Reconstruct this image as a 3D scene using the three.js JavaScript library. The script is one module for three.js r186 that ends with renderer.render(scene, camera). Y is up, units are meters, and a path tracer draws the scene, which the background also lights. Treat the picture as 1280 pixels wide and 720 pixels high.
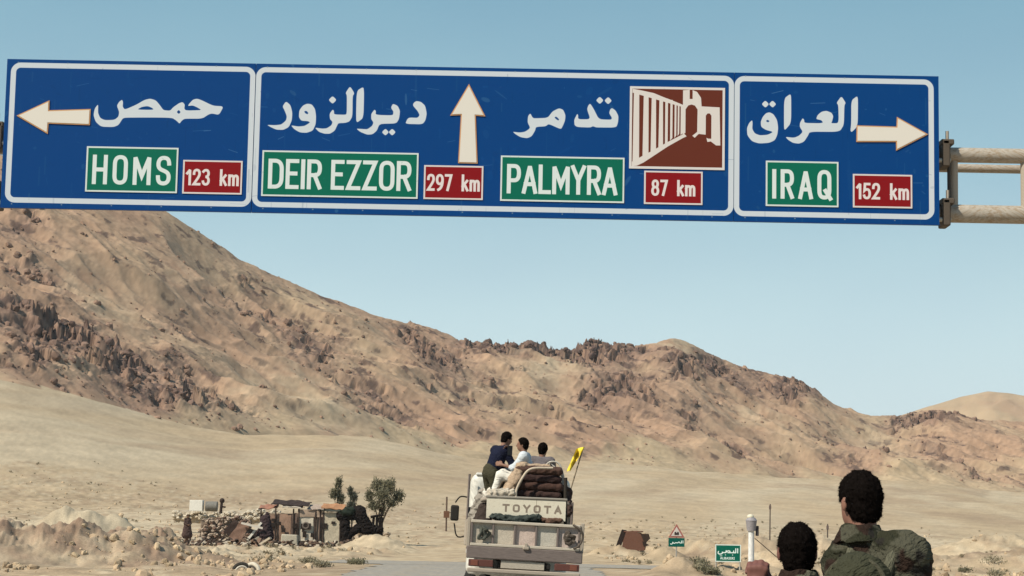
import * as THREE from 'three';
import { mergeGeometries, mergeVertices } from 'three/addons/utils/BufferGeometryUtils.js';
import { RoundedBoxGeometry } from 'three/addons/geometries/RoundedBoxGeometry.js';
import { createNoise3D } from 'simplex-noise';

// ---------------------------------------------------------------- camera, sky, sun, exposure
function rng(seed) { let s = seed | 0; return () => { s = (s + 0x6d2b79f5) | 0; let t = Math.imul(s ^ (s >>> 15), 1 | s); t = (t + Math.imul(t ^ (t >>> 7), 61 | t)) ^ t; return ((t ^ (t >>> 14)) >>> 0) / 4294967296; }; }
const n3 = createNoise3D(rng(11)), V = (x, y, z) => new THREE.Vector3(x, y, z);
function fbm(x, y, z, o = 4) { let a = 0.5, s = 0; for (let i = 0; i < o; i++) { s += a * n3(x, y, z); x *= 2.03; y *= 2.03; z *= 2.03; a *= 0.5; } return s; }
const scene = new THREE.Scene();
const EYE = 1.55, F = 360 / Math.tan(8 * Math.PI / 180);
const camera = new THREE.PerspectiveCamera(16, 16 / 9, 0.1, 20000);
camera.rotation.order = 'YXZ';
camera.position.set(0, EYE, 0);
camera.rotation.set(Math.atan(308 / F), 0, 0.0187);
camera.updateMatrixWorld(true); camera.updateProjectionMatrix();

const lerp = THREE.MathUtils.lerp, clamp = THREE.MathUtils.clamp;
const sstep = (a, b, x) => { const t = clamp((x - a) / (b - a), 0, 1); return t * t * (3 - 2 * t); };
function curve(list, x) {
  if (x <= list[0][0]) return list[0][1];
  for (let i = 1; i < list.length; i++) if (x <= list[i][0]) { const [a, p] = list[i - 1], [b, q] = list[i]; return p + (q - p) * (x - a) / (b - a); }
  return list[list.length - 1][1];
}
{
  const w = 512, h = 512, d = new Float32Array(w * h * 4);
  const stops = [[-90, [0.40, 0.38, 0.33]], [-3, [0.55, 0.60, 0.60]], [0, [0.62, 0.73, 0.745]], [3, [0.65, 0.785, 0.81]], [6, [0.555, 0.73, 0.785]], [10, [0.365, 0.565, 0.665]], [15, [0.235, 0.43, 0.555]], [25, [0.175, 0.345, 0.50]], [50, [0.115, 0.25, 0.42]], [90, [0.085, 0.20, 0.37]]];
  for (let y = 0; y < h; y++) {
    const e = (y + 0.5) / h * 180 - 90, c = [0, 1, 2].map((k) => curve(stops.map(([a, v]) => [a, v[k]]), e));
    for (let x = 0; x < w; x++) { const o = (y * w + x) * 4, v = 1 + 0.035 * fbm(Math.cos(x / w * 6.2832) * 9, y * 0.12, Math.sin(x / w * 6.2832) * 9, 3); d[o] = c[0] * v / 1.2; d[o + 1] = c[1] * v / 1.2; d[o + 2] = c[2] * (0.5 + v / 2) / 1.2; d[o + 3] = 1; }
  }
  const t = new THREE.DataTexture(d, w, h, THREE.RGBAFormat, THREE.FloatType);
  t.mapping = THREE.EquirectangularReflectionMapping; t.magFilter = THREE.LinearFilter; t.minFilter = THREE.LinearFilter; t.needsUpdate = true;
  scene.background = t; scene.environment = t;
}
const sun = new THREE.DirectionalLight(new THREE.Color(1, 0.935, 0.80), 5.0);
const SUN = new THREE.Vector3(-0.56, 0.77, 0.29).normalize();
sun.position.copy(SUN).multiplyScalar(400); sun.target.position.set(0, 0, -60);
sun.castShadow = true; sun.shadow.mapSize.set(4096, 4096);
Object.assign(sun.shadow.camera, { left: -250, right: 250, top: 250, bottom: -250, near: 1, far: 1500 });
scene.add(sun, sun.target);
const renderer = new THREE.WebGLRenderer({ antialias: true });
renderer.toneMapping = THREE.LinearToneMapping; renderer.toneMappingExposure = 1.2;
renderer.shadowMap.enabled = true;
scene.fog = new THREE.FogExp2(new THREE.Color(0.55, 0.58, 0.58), 0.00005);

// ---------------------------------------------------------------- helpers
function ridged(x, y, z, o = 4) { let a = 0.5, s = 0; for (let i = 0; i < o; i++) { const r = 1 - Math.abs(n3(x, y, z)); s += a * r * r; x *= 2.07; y *= 2.07; z *= 2.07; a *= 0.5; } return s; }
// a world point at horizontal depth D that stands where the photograph shows (px, py)
function at(px, py, D) { const d = V((px - 640) / F, -(py - 360) / F, -1).applyQuaternion(camera.quaternion); const k = D / -d.z; return V(d.x * k, EYE + d.y * k, -D); }
const slope = (px, py) => { const p = at(px, py, 1); return [p.x, p.y - EYE]; };

const taken = {};
function numbered(name) { const k = taken[name] = (taken[name] ?? -1) + 1; return k ? name + '_' + String(k).padStart(3, '0') : name; }
function tag(o, label, category, group) { o.userData.label = label; o.userData.category = category; if (group) o.userData.group = group; return o; }
function thing(name, label, category, pos = [0, 0, 0], ry = 0, group) {
  const g = new THREE.Group(); g.name = numbered(name); g.position.set(...pos); g.rotation.y = ry; scene.add(g); return tag(g, label, category, group);
}
function shade(m) { m.castShadow = true; m.receiveShadow = true; return m; }
function part(parent, name, geo, mat) { const m = shade(new THREE.Mesh(Array.isArray(geo) ? merge(geo) : geo, mat)); m.name = name; parent.add(m); return m; }
function solo(name, geo, mat, label, category, group) { const m = shade(new THREE.Mesh(Array.isArray(geo) ? merge(geo) : geo, mat)); m.name = numbered(name); scene.add(m); return tag(m, label, category, group); }
function struct(name, geo, mat) { const m = shade(new THREE.Mesh(geo, mat)); m.name = name; m.userData.kind = 'structure'; scene.add(m); return m; }
function merge(list) {
  const a = list.map((g) => { const n = g.index ? g.toNonIndexed() : g.clone(); for (const k of Object.keys(n.attributes)) if (!['position', 'normal', 'uv'].includes(k)) n.deleteAttribute(k); if (!n.attributes.uv) n.setAttribute('uv', new THREE.BufferAttribute(new Float32Array(n.attributes.position.count * 2), 2)); return n; });
  return mergeGeometries(a);
}
const box = (w, h, d, x = 0, y = 0, z = 0) => new THREE.BoxGeometry(w, h, d).translate(x, y, z);
const rbox = (w, h, d, x = 0, y = 0, z = 0, r = 0.02, s = 2) => new RoundedBoxGeometry(w, h, d, s, Math.min(r, w / 2.1, h / 2.1, d / 2.1)).translate(x, y, z);
function rod(a, b, r0, r1 = r0, n = 12) {
  a = V(...(a.toArray?.() ?? a)); b = V(...(b.toArray?.() ?? b)); const d = b.clone().sub(a), g = new THREE.CylinderGeometry(r1, r0, d.length(), n);
  g.applyQuaternion(new THREE.Quaternion().setFromUnitVectors(V(0, 1, 0), d.normalize())); return g.translate((a.x + b.x) / 2, (a.y + b.y) / 2, (a.z + b.z) / 2);
}
const tube = (pts, r, n = 24, k = 8, closed = false) => new THREE.TubeGeometry(new THREE.CatmullRomCurve3(pts.map((p) => V(...p)), closed), n, r, k, closed);
function mat(r, g, b, rough = 0.85, extra = {}) { const m = new THREE.MeshPhysicalMaterial({ roughness: rough, specularIntensity: rough > 0.7 ? 0.15 : 0.6, ...extra }); m.color.setRGB(r, g, b); return m; }
function canvasTex(w, h, draw, srgb = true) {
  const c = document.createElement('canvas'); c.width = w; c.height = h; const x = c.getContext('2d'); draw(x, w, h);
  const t = new THREE.CanvasTexture(c); if (srgb) t.colorSpace = THREE.SRGBColorSpace; t.wrapS = t.wrapT = THREE.RepeatWrapping; t.magFilter = THREE.LinearFilter; return t;
}
function noiseTex(w, h, f) {   // f(u, v) -> [r, g, b] linear 0..1
  const d = new Uint8Array(w * h * 4);
  for (let y = 0; y < h; y++) for (let x = 0; x < w; x++) { const c = f(x / w, y / h), o = (y * w + x) * 4; for (let k = 0; k < 3; k++) d[o + k] = clamp(c[k], 0, 1) * 255; d[o + 3] = 255; }
  const t = new THREE.DataTexture(d, w, h); t.wrapS = t.wrapT = THREE.RepeatWrapping; t.magFilter = THREE.LinearFilter; t.needsUpdate = true; return t;
}
const torus = (u, v, s, seed) => { const a = u * 6.2832, b = v * 6.2832; return fbm(Math.cos(a) * s + seed, Math.sin(a) * s + Math.cos(b) * s, Math.sin(b) * s + seed * 2, 4); };
const wear = noiseTex(256, 256, (u, v) => { const n = 0.82 + 0.30 * torus(u, v, 2.2, 3) + 0.16 * torus(u, v, 9, 5); return [n, n * 0.985, n * 0.96]; });
const clothBump = noiseTex(256, 256, (u, v) => { const n = 0.5 + 0.6 * torus(u, v, 3, 8) + 0.25 * torus(u, v, 12, 9); return [n, n, n]; });
const worn = (r, g, b, rough = 0.8, extra = {}) => mat(r, g, b, rough, { map: wear, ...extra });
// warps a geometry's points by noise, so that hand-made and soft things are not perfectly regular
function rough(g, amp, f, seed = 0) {
  if (!g.index) g = mergeVertices(g, 1e-4);
  const p = g.attributes.position;
  for (let i = 0; i < p.count; i++) { const x = p.getX(i), y = p.getY(i), z = p.getZ(i); p.setXYZ(i, x + amp * n3(x * f + seed, y * f, z * f), y + amp * n3(x * f, y * f + seed + 9, z * f), z + amp * n3(x * f, y * f, z * f + seed + 17)); }
  g.computeVertexNormals(); return g;
}

// ---------------------------------------------------------------- terrain shape
const crestM = [[-700, 40], [-300, 120], [-120, 165], [0, 192], [100, 224], [205, 262], [250, 292], [300, 324], [350, 349], [400, 371], [450, 387], [500, 401], [540, 411], [565, 421], [588, 430], [612, 427], [640, 430], [660, 423], [690, 434], [720, 431], [760, 430], [800, 432], [818, 426], [845, 421], [868, 431], [900, 447], [950, 466], [990, 471], [1015, 482], [1045, 505], [1075, 517], [1110, 523], [1140, 519], [1165, 512], [1195, 514], [1225, 524], [1280, 527], [1400, 532], [1700, 540], [2200, 560]].map(([x, y]) => slope(x, y));
const apronM = [[-700, 400], [-200, 455], [0, 478], [60, 490], [130, 508], [200, 524], [280, 540], [340, 546], [400, 544], [440, 545], [480, 552], [560, 570], [650, 577], [740, 578], [830, 585], [900, 591], [1000, 598], [1100, 600], [1200, 608], [1280, 616], [1500, 622], [2200, 630]].map(([x, y]) => slope(x, y));
function smoothed(list, w) { const a = []; for (let i = 0; i <= 900; i++) { const s = -0.9 + 1.8 * i / 900; let v = 0; for (let k = -4; k <= 4; k++) v += curve(list, s + k * w / 4); a.push(v / 9); } return (s) => { const q = clamp((s + 0.9) * 500, 0, 899.99), i = Math.floor(q); return lerp(a[i], a[i + 1], q - i); }; }
const apron = smoothed(apronM, 0.02), crest = smoothed(crestM, 0.003);
const Da = smoothed([[-0.9, 360], [-0.25, 470], [0, 700], [0.25, 950], [0.6, 1100]], 0.09), Dd = smoothed([[-0.6, 330], [-0.25, 250], [0, 215], [0.12, 215], [0.2, 180], [0.6, 200]], 0.06), Dc = (s) => Da(s) + Dd(s);
const roadHalf = (x, z) => Math.max(1 - sstep(0.5, 3.5, Math.abs(x + 1.0) - 5.0), (1 - sstep(0.3, 3, Math.abs(z + 106) - 6)) * (1 - sstep(9, 15, Math.abs(x - 1))));
const bumpList = [];
const bump = (px, D, rx, rz, h, rug = 0.3, pw = 2) => bumpList.push([(px - 640) / F * D, -D, rx, rz, h, rug, pw]);
bump(-60, 86, 9, 6, 1.4, 0.7, 4); bump(90, 88, 5, 5, 1.25, 0.75, 4); bump(190, 92, 3.2, 4.5, 0.9, 0.7, 3); bump(-160, 150, 12, 9, 2.4, 0.4);
bump(86, 140, 1.6, 3, 2.9, 0.3); bump(122, 140, 2.4, 4, 2.5, 0.3); bump(160, 141, 2.0, 3, 2.1, 0.35); bump(60, 138, 2.2, 4, 1.5, 0.3); bump(198, 128, 1.3, 2.5, 1.3, 1.1, 3); bump(216, 127, 1.0, 2.2, 1.0, 1.1, 3); bump(20, 135, 6, 4, 1.2, 0.3);
bump(300, 124, 4, 5, 0.35, 0.35); bump(390, 128, 4.5, 6, 0.4, 0.35); bump(450, 140, 3, 5, 0.3, 0.4); bump(340, 100, 3, 3, 0.3, 0.4); bump(250, 108, 3, 4, 0.4, 0.4);
bump(528, 150, 1.6, 2, 1.25, 0.35); bump(500, 142, 1.4, 2, 0.8, 0.5); bump(556, 165, 1.8, 3, 1.2, 0.4); bump(480, 175, 3, 4, 1.2, 0.3);
bump(836, 136, 1.4, 3, 0.95, 0.2); bump(880, 142, 2.5, 4, 1.3, 0.35); bump(945, 138, 3.2, 4, 1.75, 0.45); bump(1015, 150, 3.5, 4, 1.9, 0.45); bump(1090, 155, 4, 5, 1.4, 0.4);
bump(800, 81, 1.5, 2.6, 0.5, 0.3); bump(846, 84, 1.4, 2.6, 0.62, 0.3); bump(900, 86, 1.8, 3, 0.45, 0.4); bump(960, 95, 2.5, 4, 0.8, 0.4);
bump(1215, 120, 4, 5, 0.9, 0.25, 2); bump(1300, 115, 5, 6, 1.2, 0.25, 2); bump(1160, 118, 3, 4, 0.8, 0.4); bump(1250, 175, 6, 8, 2.2, 0.4);
bump(700, 150, 3, 4, 0.45, 0.3); bump(770, 160, 4, 3, 0.6, 0.35); bump(815, 172, 3, 3, 0.9, 0.3);
function groundH(x, z) {
  const R = Math.hypot(x, z), fw = sstep(0.35, 0.75, -z / (R + 1e-6));
  let h = 0;
  if (z < 0) {
    const D = -z, s = clamp(x / D, -0.9, 0.9), da = Da(s), ha = EYE + apron(s) * da;
    if (D > 180) h += fw * ha * Math.pow((Math.min(D, da * 1.5) - 180) / (da - 180), 1.35);
  }
  const open = 1 - roadHalf(x, z);
  let rug = 0.12, hb = 0;
  for (const [bx, bz, rx, rz, bh, ru, pw] of bumpList) {
    const q = ((x - bx) / rx) ** 2 + ((z - bz) / rz) ** 2; if (q > 9) continue;
    const e = Math.exp(-Math.pow(q, pw / 2)) * open; hb += Math.pow(bh * e, 3); rug = Math.max(rug, 0.12 + ru * e);
  }
  h += Math.cbrt(hb);
  if (R < 420 && R > 8) {
    h += open * rug * (1.0 * fbm(x * 0.28, 3, z * 0.2, 5) + 0.4 * (0.5 - ridged(x * 0.8, 5, z * 0.6, 3)) + 0.25 * fbm(x * 1.7, 7, z * 1.7, 3));
    h += open * 0.14 * fbm(x * 0.12, 1, z * 0.12, 3);
  } else if (R >= 420) {
    const f = sstep(420, 520, R); h += fw * f * (1.5 * fbm(x * 0.02 + z * 0.004, 2, z * 0.006, 4) + 0.8 * (0.5 - ridged(x * 0.03 + z * 0.01, 4, z * 0.006, 3))) * 0.8;
  }
  return h;
}
// a sheet given by rows x columns of points with a colour for each
function sheet(rows, cols, point, colour) {
  const n = rows * cols, p = new Float32Array(n * 3), c = new Float32Array(n * 3), u = new Float32Array(n * 2), idx = new Uint32Array((rows - 1) * (cols - 1) * 6);
  for (let i = 0; i < rows; i++) for (let j = 0; j < cols; j++) { const k = i * cols + j, q = point(i, j, k); p[k * 3] = q[0]; p[k * 3 + 1] = q[1]; p[k * 3 + 2] = q[2]; u[k * 2] = q[0] / 3; u[k * 2 + 1] = q[2] / 3; }
  let o = 0;
  for (let i = 0; i < rows - 1; i++) for (let j = 0; j < cols - 1; j++) { const a = i * cols + j, b = a + 1, d = a + cols, e = d + 1; idx[o++] = a; idx[o++] = b; idx[o++] = e; idx[o++] = a; idx[o++] = e; idx[o++] = d; }
  const g = new THREE.BufferGeometry(); g.setAttribute('position', new THREE.BufferAttribute(p, 3)); g.setAttribute('uv', new THREE.BufferAttribute(u, 2)); g.setIndex(new THREE.BufferAttribute(idx, 1)); g.computeVertexNormals();
  for (let k = 0; k < n; k++) { const q = colour(k, p[k * 3], p[k * 3 + 1], p[k * 3 + 2]); c[k * 3] = q[0]; c[k * 3 + 1] = q[1]; c[k * 3 + 2] = q[2]; }
  g.setAttribute('color', new THREE.BufferAttribute(c, 3)); return g;
}
const mix = (a, b, t) => [lerp(a[0], b[0], t), lerp(a[1], b[1], t), lerp(a[2], b[2], t)];
const SAND = [0.43, 0.327, 0.212], PALE = [0.475, 0.385, 0.268], PINK = [0.375, 0.243, 0.163], DARK = [0.105, 0.068, 0.058], DIRT = [0.345, 0.252, 0.166], RUST = [0.25, 0.17, 0.12];
const grain = noiseTex(512, 512, (u, v) => { const n = 0.86 + 0.22 * torus(u, v, 4, 2) + 0.24 * torus(u, v, 22, 4); return [n, n * 0.99, n * 0.975]; });
const earth = new THREE.MeshPhysicalMaterial({ vertexColors: true, roughness: 1, map: grain, specularIntensity: 0.2 });

// ---------------------------------------------------------------- ground
{
  const th = []; for (let i = 0; i < 60; i++) th.push(-Math.PI + (Math.PI - 0.3) * i / 60); for (let i = 0; i <= 720; i++) th.push(-0.3 + 0.6 * i / 720); for (let i = 1; i <= 60; i++) th.push(0.3 + (Math.PI - 0.3) * i / 60);
  const rr = [0.5]; for (let i = 0; i <= 30; i++) rr.push(2 * Math.pow(30, i / 30)); for (let i = 1; i <= 340; i++) rr.push(60 * Math.pow(260 / 60, i / 340)); for (let i = 1; i <= 220; i++) rr.push(260 * Math.pow(1500 / 260, i / 220)); for (let i = 1; i <= 16; i++) rr.push(1500 * Math.pow(6, i / 16));
  const g = sheet(rr.length, th.length, (i, j) => { const x = rr[i] * Math.sin(th[j]), z = -rr[i] * Math.cos(th[j]); return [x, groundH(x, z), z]; }, (k, x, y, z) => {
    const R = Math.hypot(x, z);
    let c = mix(SAND, PALE, sstep(-0.25, 0.45, fbm(x * 0.025 + z * 0.004, 5, z * 0.003, 4)));
    c = mix(c, DIRT, 0.75 * sstep(0.1, 0.5, fbm(x * 0.02 + 4 + z * 0.004, 9, z * 0.004, 5)));
    if (R < 330) {
      c = mix(c, DIRT, 0.8 * sstep(0.0, 0.4, fbm(x * 0.25, 11, z * 0.1, 4)));
      c = mix(c, PALE, 0.8 * sstep(0.1, 0.5, fbm(x * 0.5 + 3, 15, z * 0.16, 3)));
      let brown = 0; for (const [bx, bz, rx, rz, w] of [[-21, -87, 14, 9, 1.5], [-21.3, -128, 3, 4, 1.5], [27, -120, 9, 8, 0.9], [15, -137, 5, 6, 0.55], [20, -150, 6, 6, 0.5], [-30, -150, 6, 9, 0.3]]) brown = Math.max(brown, w * Math.exp(-(((x - bx) / rx) ** 2 + ((z - bz) / rz) ** 2)));
      c = mix(c, RUST, clamp(brown * (0.55 + 0.8 * fbm(x * 0.4, 21, z * 0.4, 4)), 0, 1));
      const pale = Math.exp(-(((x + 28.4) / 5) ** 2 + ((z + 140) / 6) ** 2)); c = mix(c, [0.52, 0.43, 0.305], pale);
    } else {
      const st = fbm(x * 0.03 + z * 0.012, 31, z * 0.006, 4); c = mix(c, PALE, 0.35 * sstep(0.1, 0.45, st)); c = mix(c, DIRT, 0.25 * sstep(0.15, 0.5, -st));
    }
    const f = 1 + 0.22 * n3(x * 0.9, 2, z * 0.5) * (R < 300 ? 1 : 0.4) + 0.1 * n3(x * 0.11, 6, z * 0.06);
    return [c[0] * f, c[1] * f, c[2] * f];
  });
  struct('ground', g, earth);
}
// ---------------------------------------------------------------- mountain
const blobs = [[20, 282, 45, 16, 0.3, 0.7], [70, 335, 75, 15, 0.5, 0.9], [110, 430, 170, 40, 0.36, 0.95], [230, 500, 120, 26, 0.25, 0.9], [60, 455, 90, 30, 0.3, 0.7], [310, 372, 60, 45, 0.6, 0.55], [210, 402, 35, 14, 0.3, 0.6], [190, 305, 60, 16, 0.4, 0.35], [390, 436, 75, 36, 0.45, 0.7], [470, 505, 85, 22, 0.4, 0.7], [335, 505, 40, 12, 0.3, 0.5], [545, 447, 75, 27, 0.6, 0.95], [505, 440, 40, 14, 0.5, 0.6], [622, 441, 50, 20, 0.1, 1.35], [715, 445, 118, 22, 0, 1.45], [560, 500, 70, 20, 0.4, 0.6], [640, 515, 90, 20, 0.35, 0.55], [775, 492, 65, 38, 0.3, 0.85], [700, 505, 55, 20, 0.3, 0.5], [850, 470, 45, 26, 0.4, 0.8], [895, 462, 65, 28, 0.4, 1.05], [925, 478, 40, 22, 0.2, 0.9], [985, 484, 55, 14, 0.15, 0.95], [868, 515, 60, 10, -0.15, 0.8], [910, 556, 48, 10, 0.5, 0.9], [1010, 545, 90, 22, 0.5, 0.5], [1060, 570, 60, 14, 0.45, 0.6], [1155, 524, 62, 12, -0.12, 1.1], [1205, 522, 38, 13, 0.2, 0.9], [1105, 550, 30, 9, 0.6, 0.7], [1180, 570, 110, 22, 0.45, 0.6], [1220, 598, 90, 14, 0.2, 0.55]];
const pales = [[690, 468, 36, 17, 0.2, 1], [385, 505, 75, 26, 0.5, 1], [330, 492, 40, 14, -0.2, 0.8], [842, 428, 26, 9, 0.2, 0.9], [120, 355, 80, 22, 0.6, 0.55], [240, 350, 60, 40, 0.5, 0.35], [930, 520, 60, 16, 0.2, 0.55], [1080, 540, 70, 14, 0.3, 0.45], [620, 405, 40, 8, 0, 0.3], [470, 430, 40, 20, 0.6, 0.4]];
const field = (list, px, py) => { let m = 0; for (const [x, y, rx, ry, a, w] of list) { const dx = px - x, dy = py - y, c = Math.cos(a), s = Math.sin(a), q = ((dx * c + dy * s) / rx) ** 2 + ((-dx * s + dy * c) / ry) ** 2; if (q < 6) m = Math.max(m, w * Math.exp(-q * 0.8)); } return m; };
const boulderSpots = [];
{
  const rows = 470, cols = 1130, info = new Float32Array(rows * cols * 4), rnd = rng(5), v = V(0, 0, 0);
  const g = sheet(rows, cols, (i, j, k) => {
    const s = -0.34 + 0.68 * j / (cols - 1), t = -0.12 + 1.42 * i / (rows - 1), da = Da(s), dc = Dc(s), D = lerp(da, dc, t), x0 = s * D;
    const ha = EYE + apron(s) * da, hc = EYE + crest(s) * dc;
    let h = t < 0 ? ha + t * (hc - ha) * 1.3 : t <= 1 ? ha + (hc - ha) * (0.72 * t + 0.28 * t * t) : hc - (t - 1) * (hc - ha) * 1.3 - (t - 1) ** 2 * 30;
    v.set(x0, h, -D).project(camera); const px = (v.x + 1) * 640, py = (1 - v.y) * 360;
    const wob = 14 * fbm(x0 * 0.03, 1, D * 0.03, 3);
    const pl = field(pales, px + wob, py + wob * 0.6);
    let rk = field(blobs, px + wob * 1.3, py - wob) * (1 - 0.8 * Math.min(1, pl));
    rk = clamp(rk + 0.22 * fbm(x0 * 0.05, 13, D * 0.05, 4) - 0.06, 0, 1.2);
    // spurs and gullies that run down to the right, then crags where the rock is bare
    const al = (x0 + (D - da) * 0.9), ac = (x0 * 0.75 - (D - da) * 0.7), env = sstep(-0.05, 0.2, t) * (1 - 0.85 * sstep(0.8, 0.985, t) * (1 - sstep(1.0, 1.05, t)));
    h += env * (12 * fbm(al * 0.012, 40, ac * 0.004, 3) + 7 * (ridged(al * 0.03, 44, ac * 0.009, 3) - 0.5));
    const out = sstep(0.30, 0.62, rk * (0.62 + 0.95 * fbm(al * 0.03, 61, ac * 0.07, 4)) + 0.25 * n3(x0 * 0.1, 63, D * 0.1)), cliff = sstep(0.66, 1.02, rk);
    const r1 = ridged(x0 * 0.035, h * 0.02, D * 0.05, 4), r2 = ridged(x0 * 0.11, h * 0.05, D * 0.10, 4), b1 = fbm(x0 * 0.16, h * 0.1, D * 0.16, 3);
    const ce = sstep(-0.05, 0.15, t) * (1 - 0.42 * sstep(0.9, 1.0, t));
    const r3 = ridged(x0 * 0.085, 71, D * 0.03, 3);
    h += ce * (cliff * (11 * (Math.min(r1, 0.6 + 0.12 * (r1 - 0.6)) - 0.5) + 14 * (Math.min(r3, 0.54 + 0.12 * (r3 - 0.54)) - 0.48) + 5 * (Math.min(r2, 0.6 + 0.2 * (r2 - 0.6)) - 0.5)) + out * (0.8 + 2.6 * (Math.min(r2, 0.58 + 0.2 * (r2 - 0.58)) - 0.5) + 1.3 * Math.sign(b1) * Math.pow(Math.abs(b1), 0.5)) + rk * (1.6 * (r2 - 0.5) + 0.8 * b1));
    h += sstep(-0.05, 0.15, t) * (0.5 * fbm(x0 * 0.09, 3, D * 0.09, 3) + (0.14 + 0.3 * clamp(rk, 0, 1)) * fbm(x0 * 0.5, 5, D * 0.5, 2));
    // tilted strata: ledges with steep faces where the rock is bare
    const st = 6.5 + 2 * n3(x0 * 0.01, 81, D * 0.01), q = (h + 0.3 * x0 + 9 * fbm(x0 * 0.02, 83, D * 0.02, 3) + 0.7 * n3(x0 * 0.12, 85, D * 0.12)) / st, fq = q - Math.floor(q);
    h += ce * Math.min(1, 0.95 * cliff + 0.8 * out + 0.25 * rk) * (sstep(0.5, 0.92, fq) - fq) * st * 0.62;
    h += 2.6 * fbm(x0 * 0.022, 91, D * 0.022, 3) * (1 - sstep(0.3, 0.7, t));
    info[k * 4] = rk; info[k * 4 + 1] = pl; info[k * 4 + 3] = t; info[k * 4 + 2] = Math.max(out, cliff * sstep(0.3, 0.55, r3));
    if (t > 0.0 && t < 1.02 && rnd() < 0.005 + 0.03 * rk * rk + 0.04 * out) boulderSpots.push([x0, h, -D, rk]);
    return [x0, h, -D];
  }, (k, x, y, z) => {
    const rk = info[k * 4], pl = info[k * 4 + 1], r2 = info[k * 4 + 2], tt = info[k * 4 + 3];
    let c = mix(SAND, PINK, clamp(0.85 + 0.8 * fbm(x * 0.012, y * 0.02, z * 0.012, 4), 0, 1));
    c = mix(c, [0.245, 0.158, 0.118], 0.85 * sstep(0.2, 0.8, rk));
    const d = clamp(r2 * 0.85 + 0.5 * sstep(0.45, 0.9, rk + 0.6 * fbm(x * 0.07, y * 0.12, z * 0.07, 4) - 0.1), 0, 1);
    c = mix(c, DARK, 0.85 * d * sstep(-0.2, 0.25, fbm(x * 0.2, y * 0.3, z * 0.2, 3)));
    c = mix(c, DARK, 0.8 * sstep(0.33, 0.5, fbm(x * 0.06 + 5, y * 0.09, z * 0.06, 4) + 0.22 * clamp(rk, 0, 1) + 0.2 * n3(x * 0.3, y * 0.3, z * 0.3)));
    c = mix(c, PALE, 0.75 * clamp(pl, 0, 1) * sstep(-0.5, 0.3, fbm(x * 0.08, y * 0.08, z * 0.08, 3)));
    // wash sand lies in tongues over the foot of the slope
    c = mix(c, SAND, (1 - 0.75 * clamp(rk, 0, 1)) * (1 - sstep(0.0, 0.16, tt + 0.3 * fbm(x * 0.02, 7, z * 0.006, 4))));
    const f = 1 + 0.16 * n3(x * 0.35, y * 0.35, z * 0.35) + 0.1 * n3(x * 0.05, y * 0.05, z * 0.05);
    return [c[0] * f, c[1] * f, c[2] * f];
  });
  struct('mountain', g, earth);
}
{
  const far = [[950, 600], [1060, 545], [1100, 528], [1150, 512], [1200, 497], [1235, 490], [1262, 492], [1290, 497], [1400, 503], [1600, 520], [1800, 560], [1900, 600]].map(([x, y]) => slope(x, y)), s0 = far[0][0], s1 = far[far.length - 1][0];
  const g = sheet(90, 260, (i, j) => { const s = lerp(s0, s1, j / 259), t = i / 89 * 1.35, D = 1700 + t * 420, hc = Math.max(20, EYE + curve(far, s) * 2120); const e = t <= 1 ? t * t * (3 - 2 * t) : 1 - (t - 1) * 0.8; return [s * D, hc * e + 5 * e * fbm(s * 60, 3, D * 0.02, 4) * (1 - sstep(0.8, 1, t)), -D]; },
    (k, x, y, z) => { const f = 1 + 0.2 * fbm(x * 0.02, y * 0.05, z * 0.02, 4); return mix([SAND[0] * f, SAND[1] * f, SAND[2] * f], PINK, 0.3 + 0.4 * sstep(0, 0.4, fbm(x * 0.01, y * 0.03, z * 0.01, 3))); });
  struct('far_hill', g, earth);
}
// loose stones: nobody could count them
function stones(name, label, spots, color, seed) {
  const rnd = rng(seed), base = rough(new THREE.IcosahedronGeometry(1, 1), 0.28, 1.1, seed); const flat = base.toNonIndexed(); flat.computeVertexNormals();
  const m = mat(1, 1, 1, 1); m.specularIntensity = 0.2;
  const im = new THREE.InstancedMesh(flat, m, spots.length); im.name = name; im.userData.kind = 'stuff'; tag(im, label, 'stones'); shade(im);
  const M = new THREE.Matrix4(), q = new THREE.Quaternion(), e = new THREE.Euler(), c = new THREE.Color();
  spots.forEach(([x, y, z, r, k], i) => { e.set(rnd() * 6, rnd() * 6, rnd() * 6); q.setFromEuler(e); M.compose(V(x, y, z), q, V(r * (0.7 + rnd() * 0.7), r * (0.55 + rnd() * 0.5), r * (0.7 + rnd() * 0.7))); im.setMatrixAt(i, M); const f = 0.7 + rnd() * 0.55; c.setRGB(...color(k ?? 0, rnd).map((v) => v * f)); im.setColorAt(i, c); });
  scene.add(im);
}
{
  const rnd = rng(21);
  stones('mountain_boulders', 'dark brown boulders strewn over the rocky mountain slope', boulderSpots.map(([x, y, z, k]) => [x, y, z, 0.25 + 1.2 * Math.pow(rnd(), 5) * (0.5 + k), k]), (k, r) => mix(PINK, DARK, clamp(0.45 + 0.5 * k, 0, 1)), 3);
  const sp = [];
  for (let i = 0; i < 26000; i++) {
    const D = 62 * Math.pow(5, rnd()), px = -120 + rnd() * 1520, x = (px - 640) / F * D, z = -D; if (roadHalf(x, z) > 0.3) continue;
    const cl = fbm(x * 0.2, 51, z * 0.1, 3); if (cl < -0.05 + rnd() * 0.25) continue;
    const r = 0.025 + 0.17 * Math.pow(rnd(), 5); sp.push([x, groundH(x, z) + r * 0.2, z, r]);
  }
  stones('loose_stones', 'small loose stones scattered over the sandy ground', sp, (k, r) => mix(SAND, DIRT, r() * 1.1), 9);
}
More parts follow.
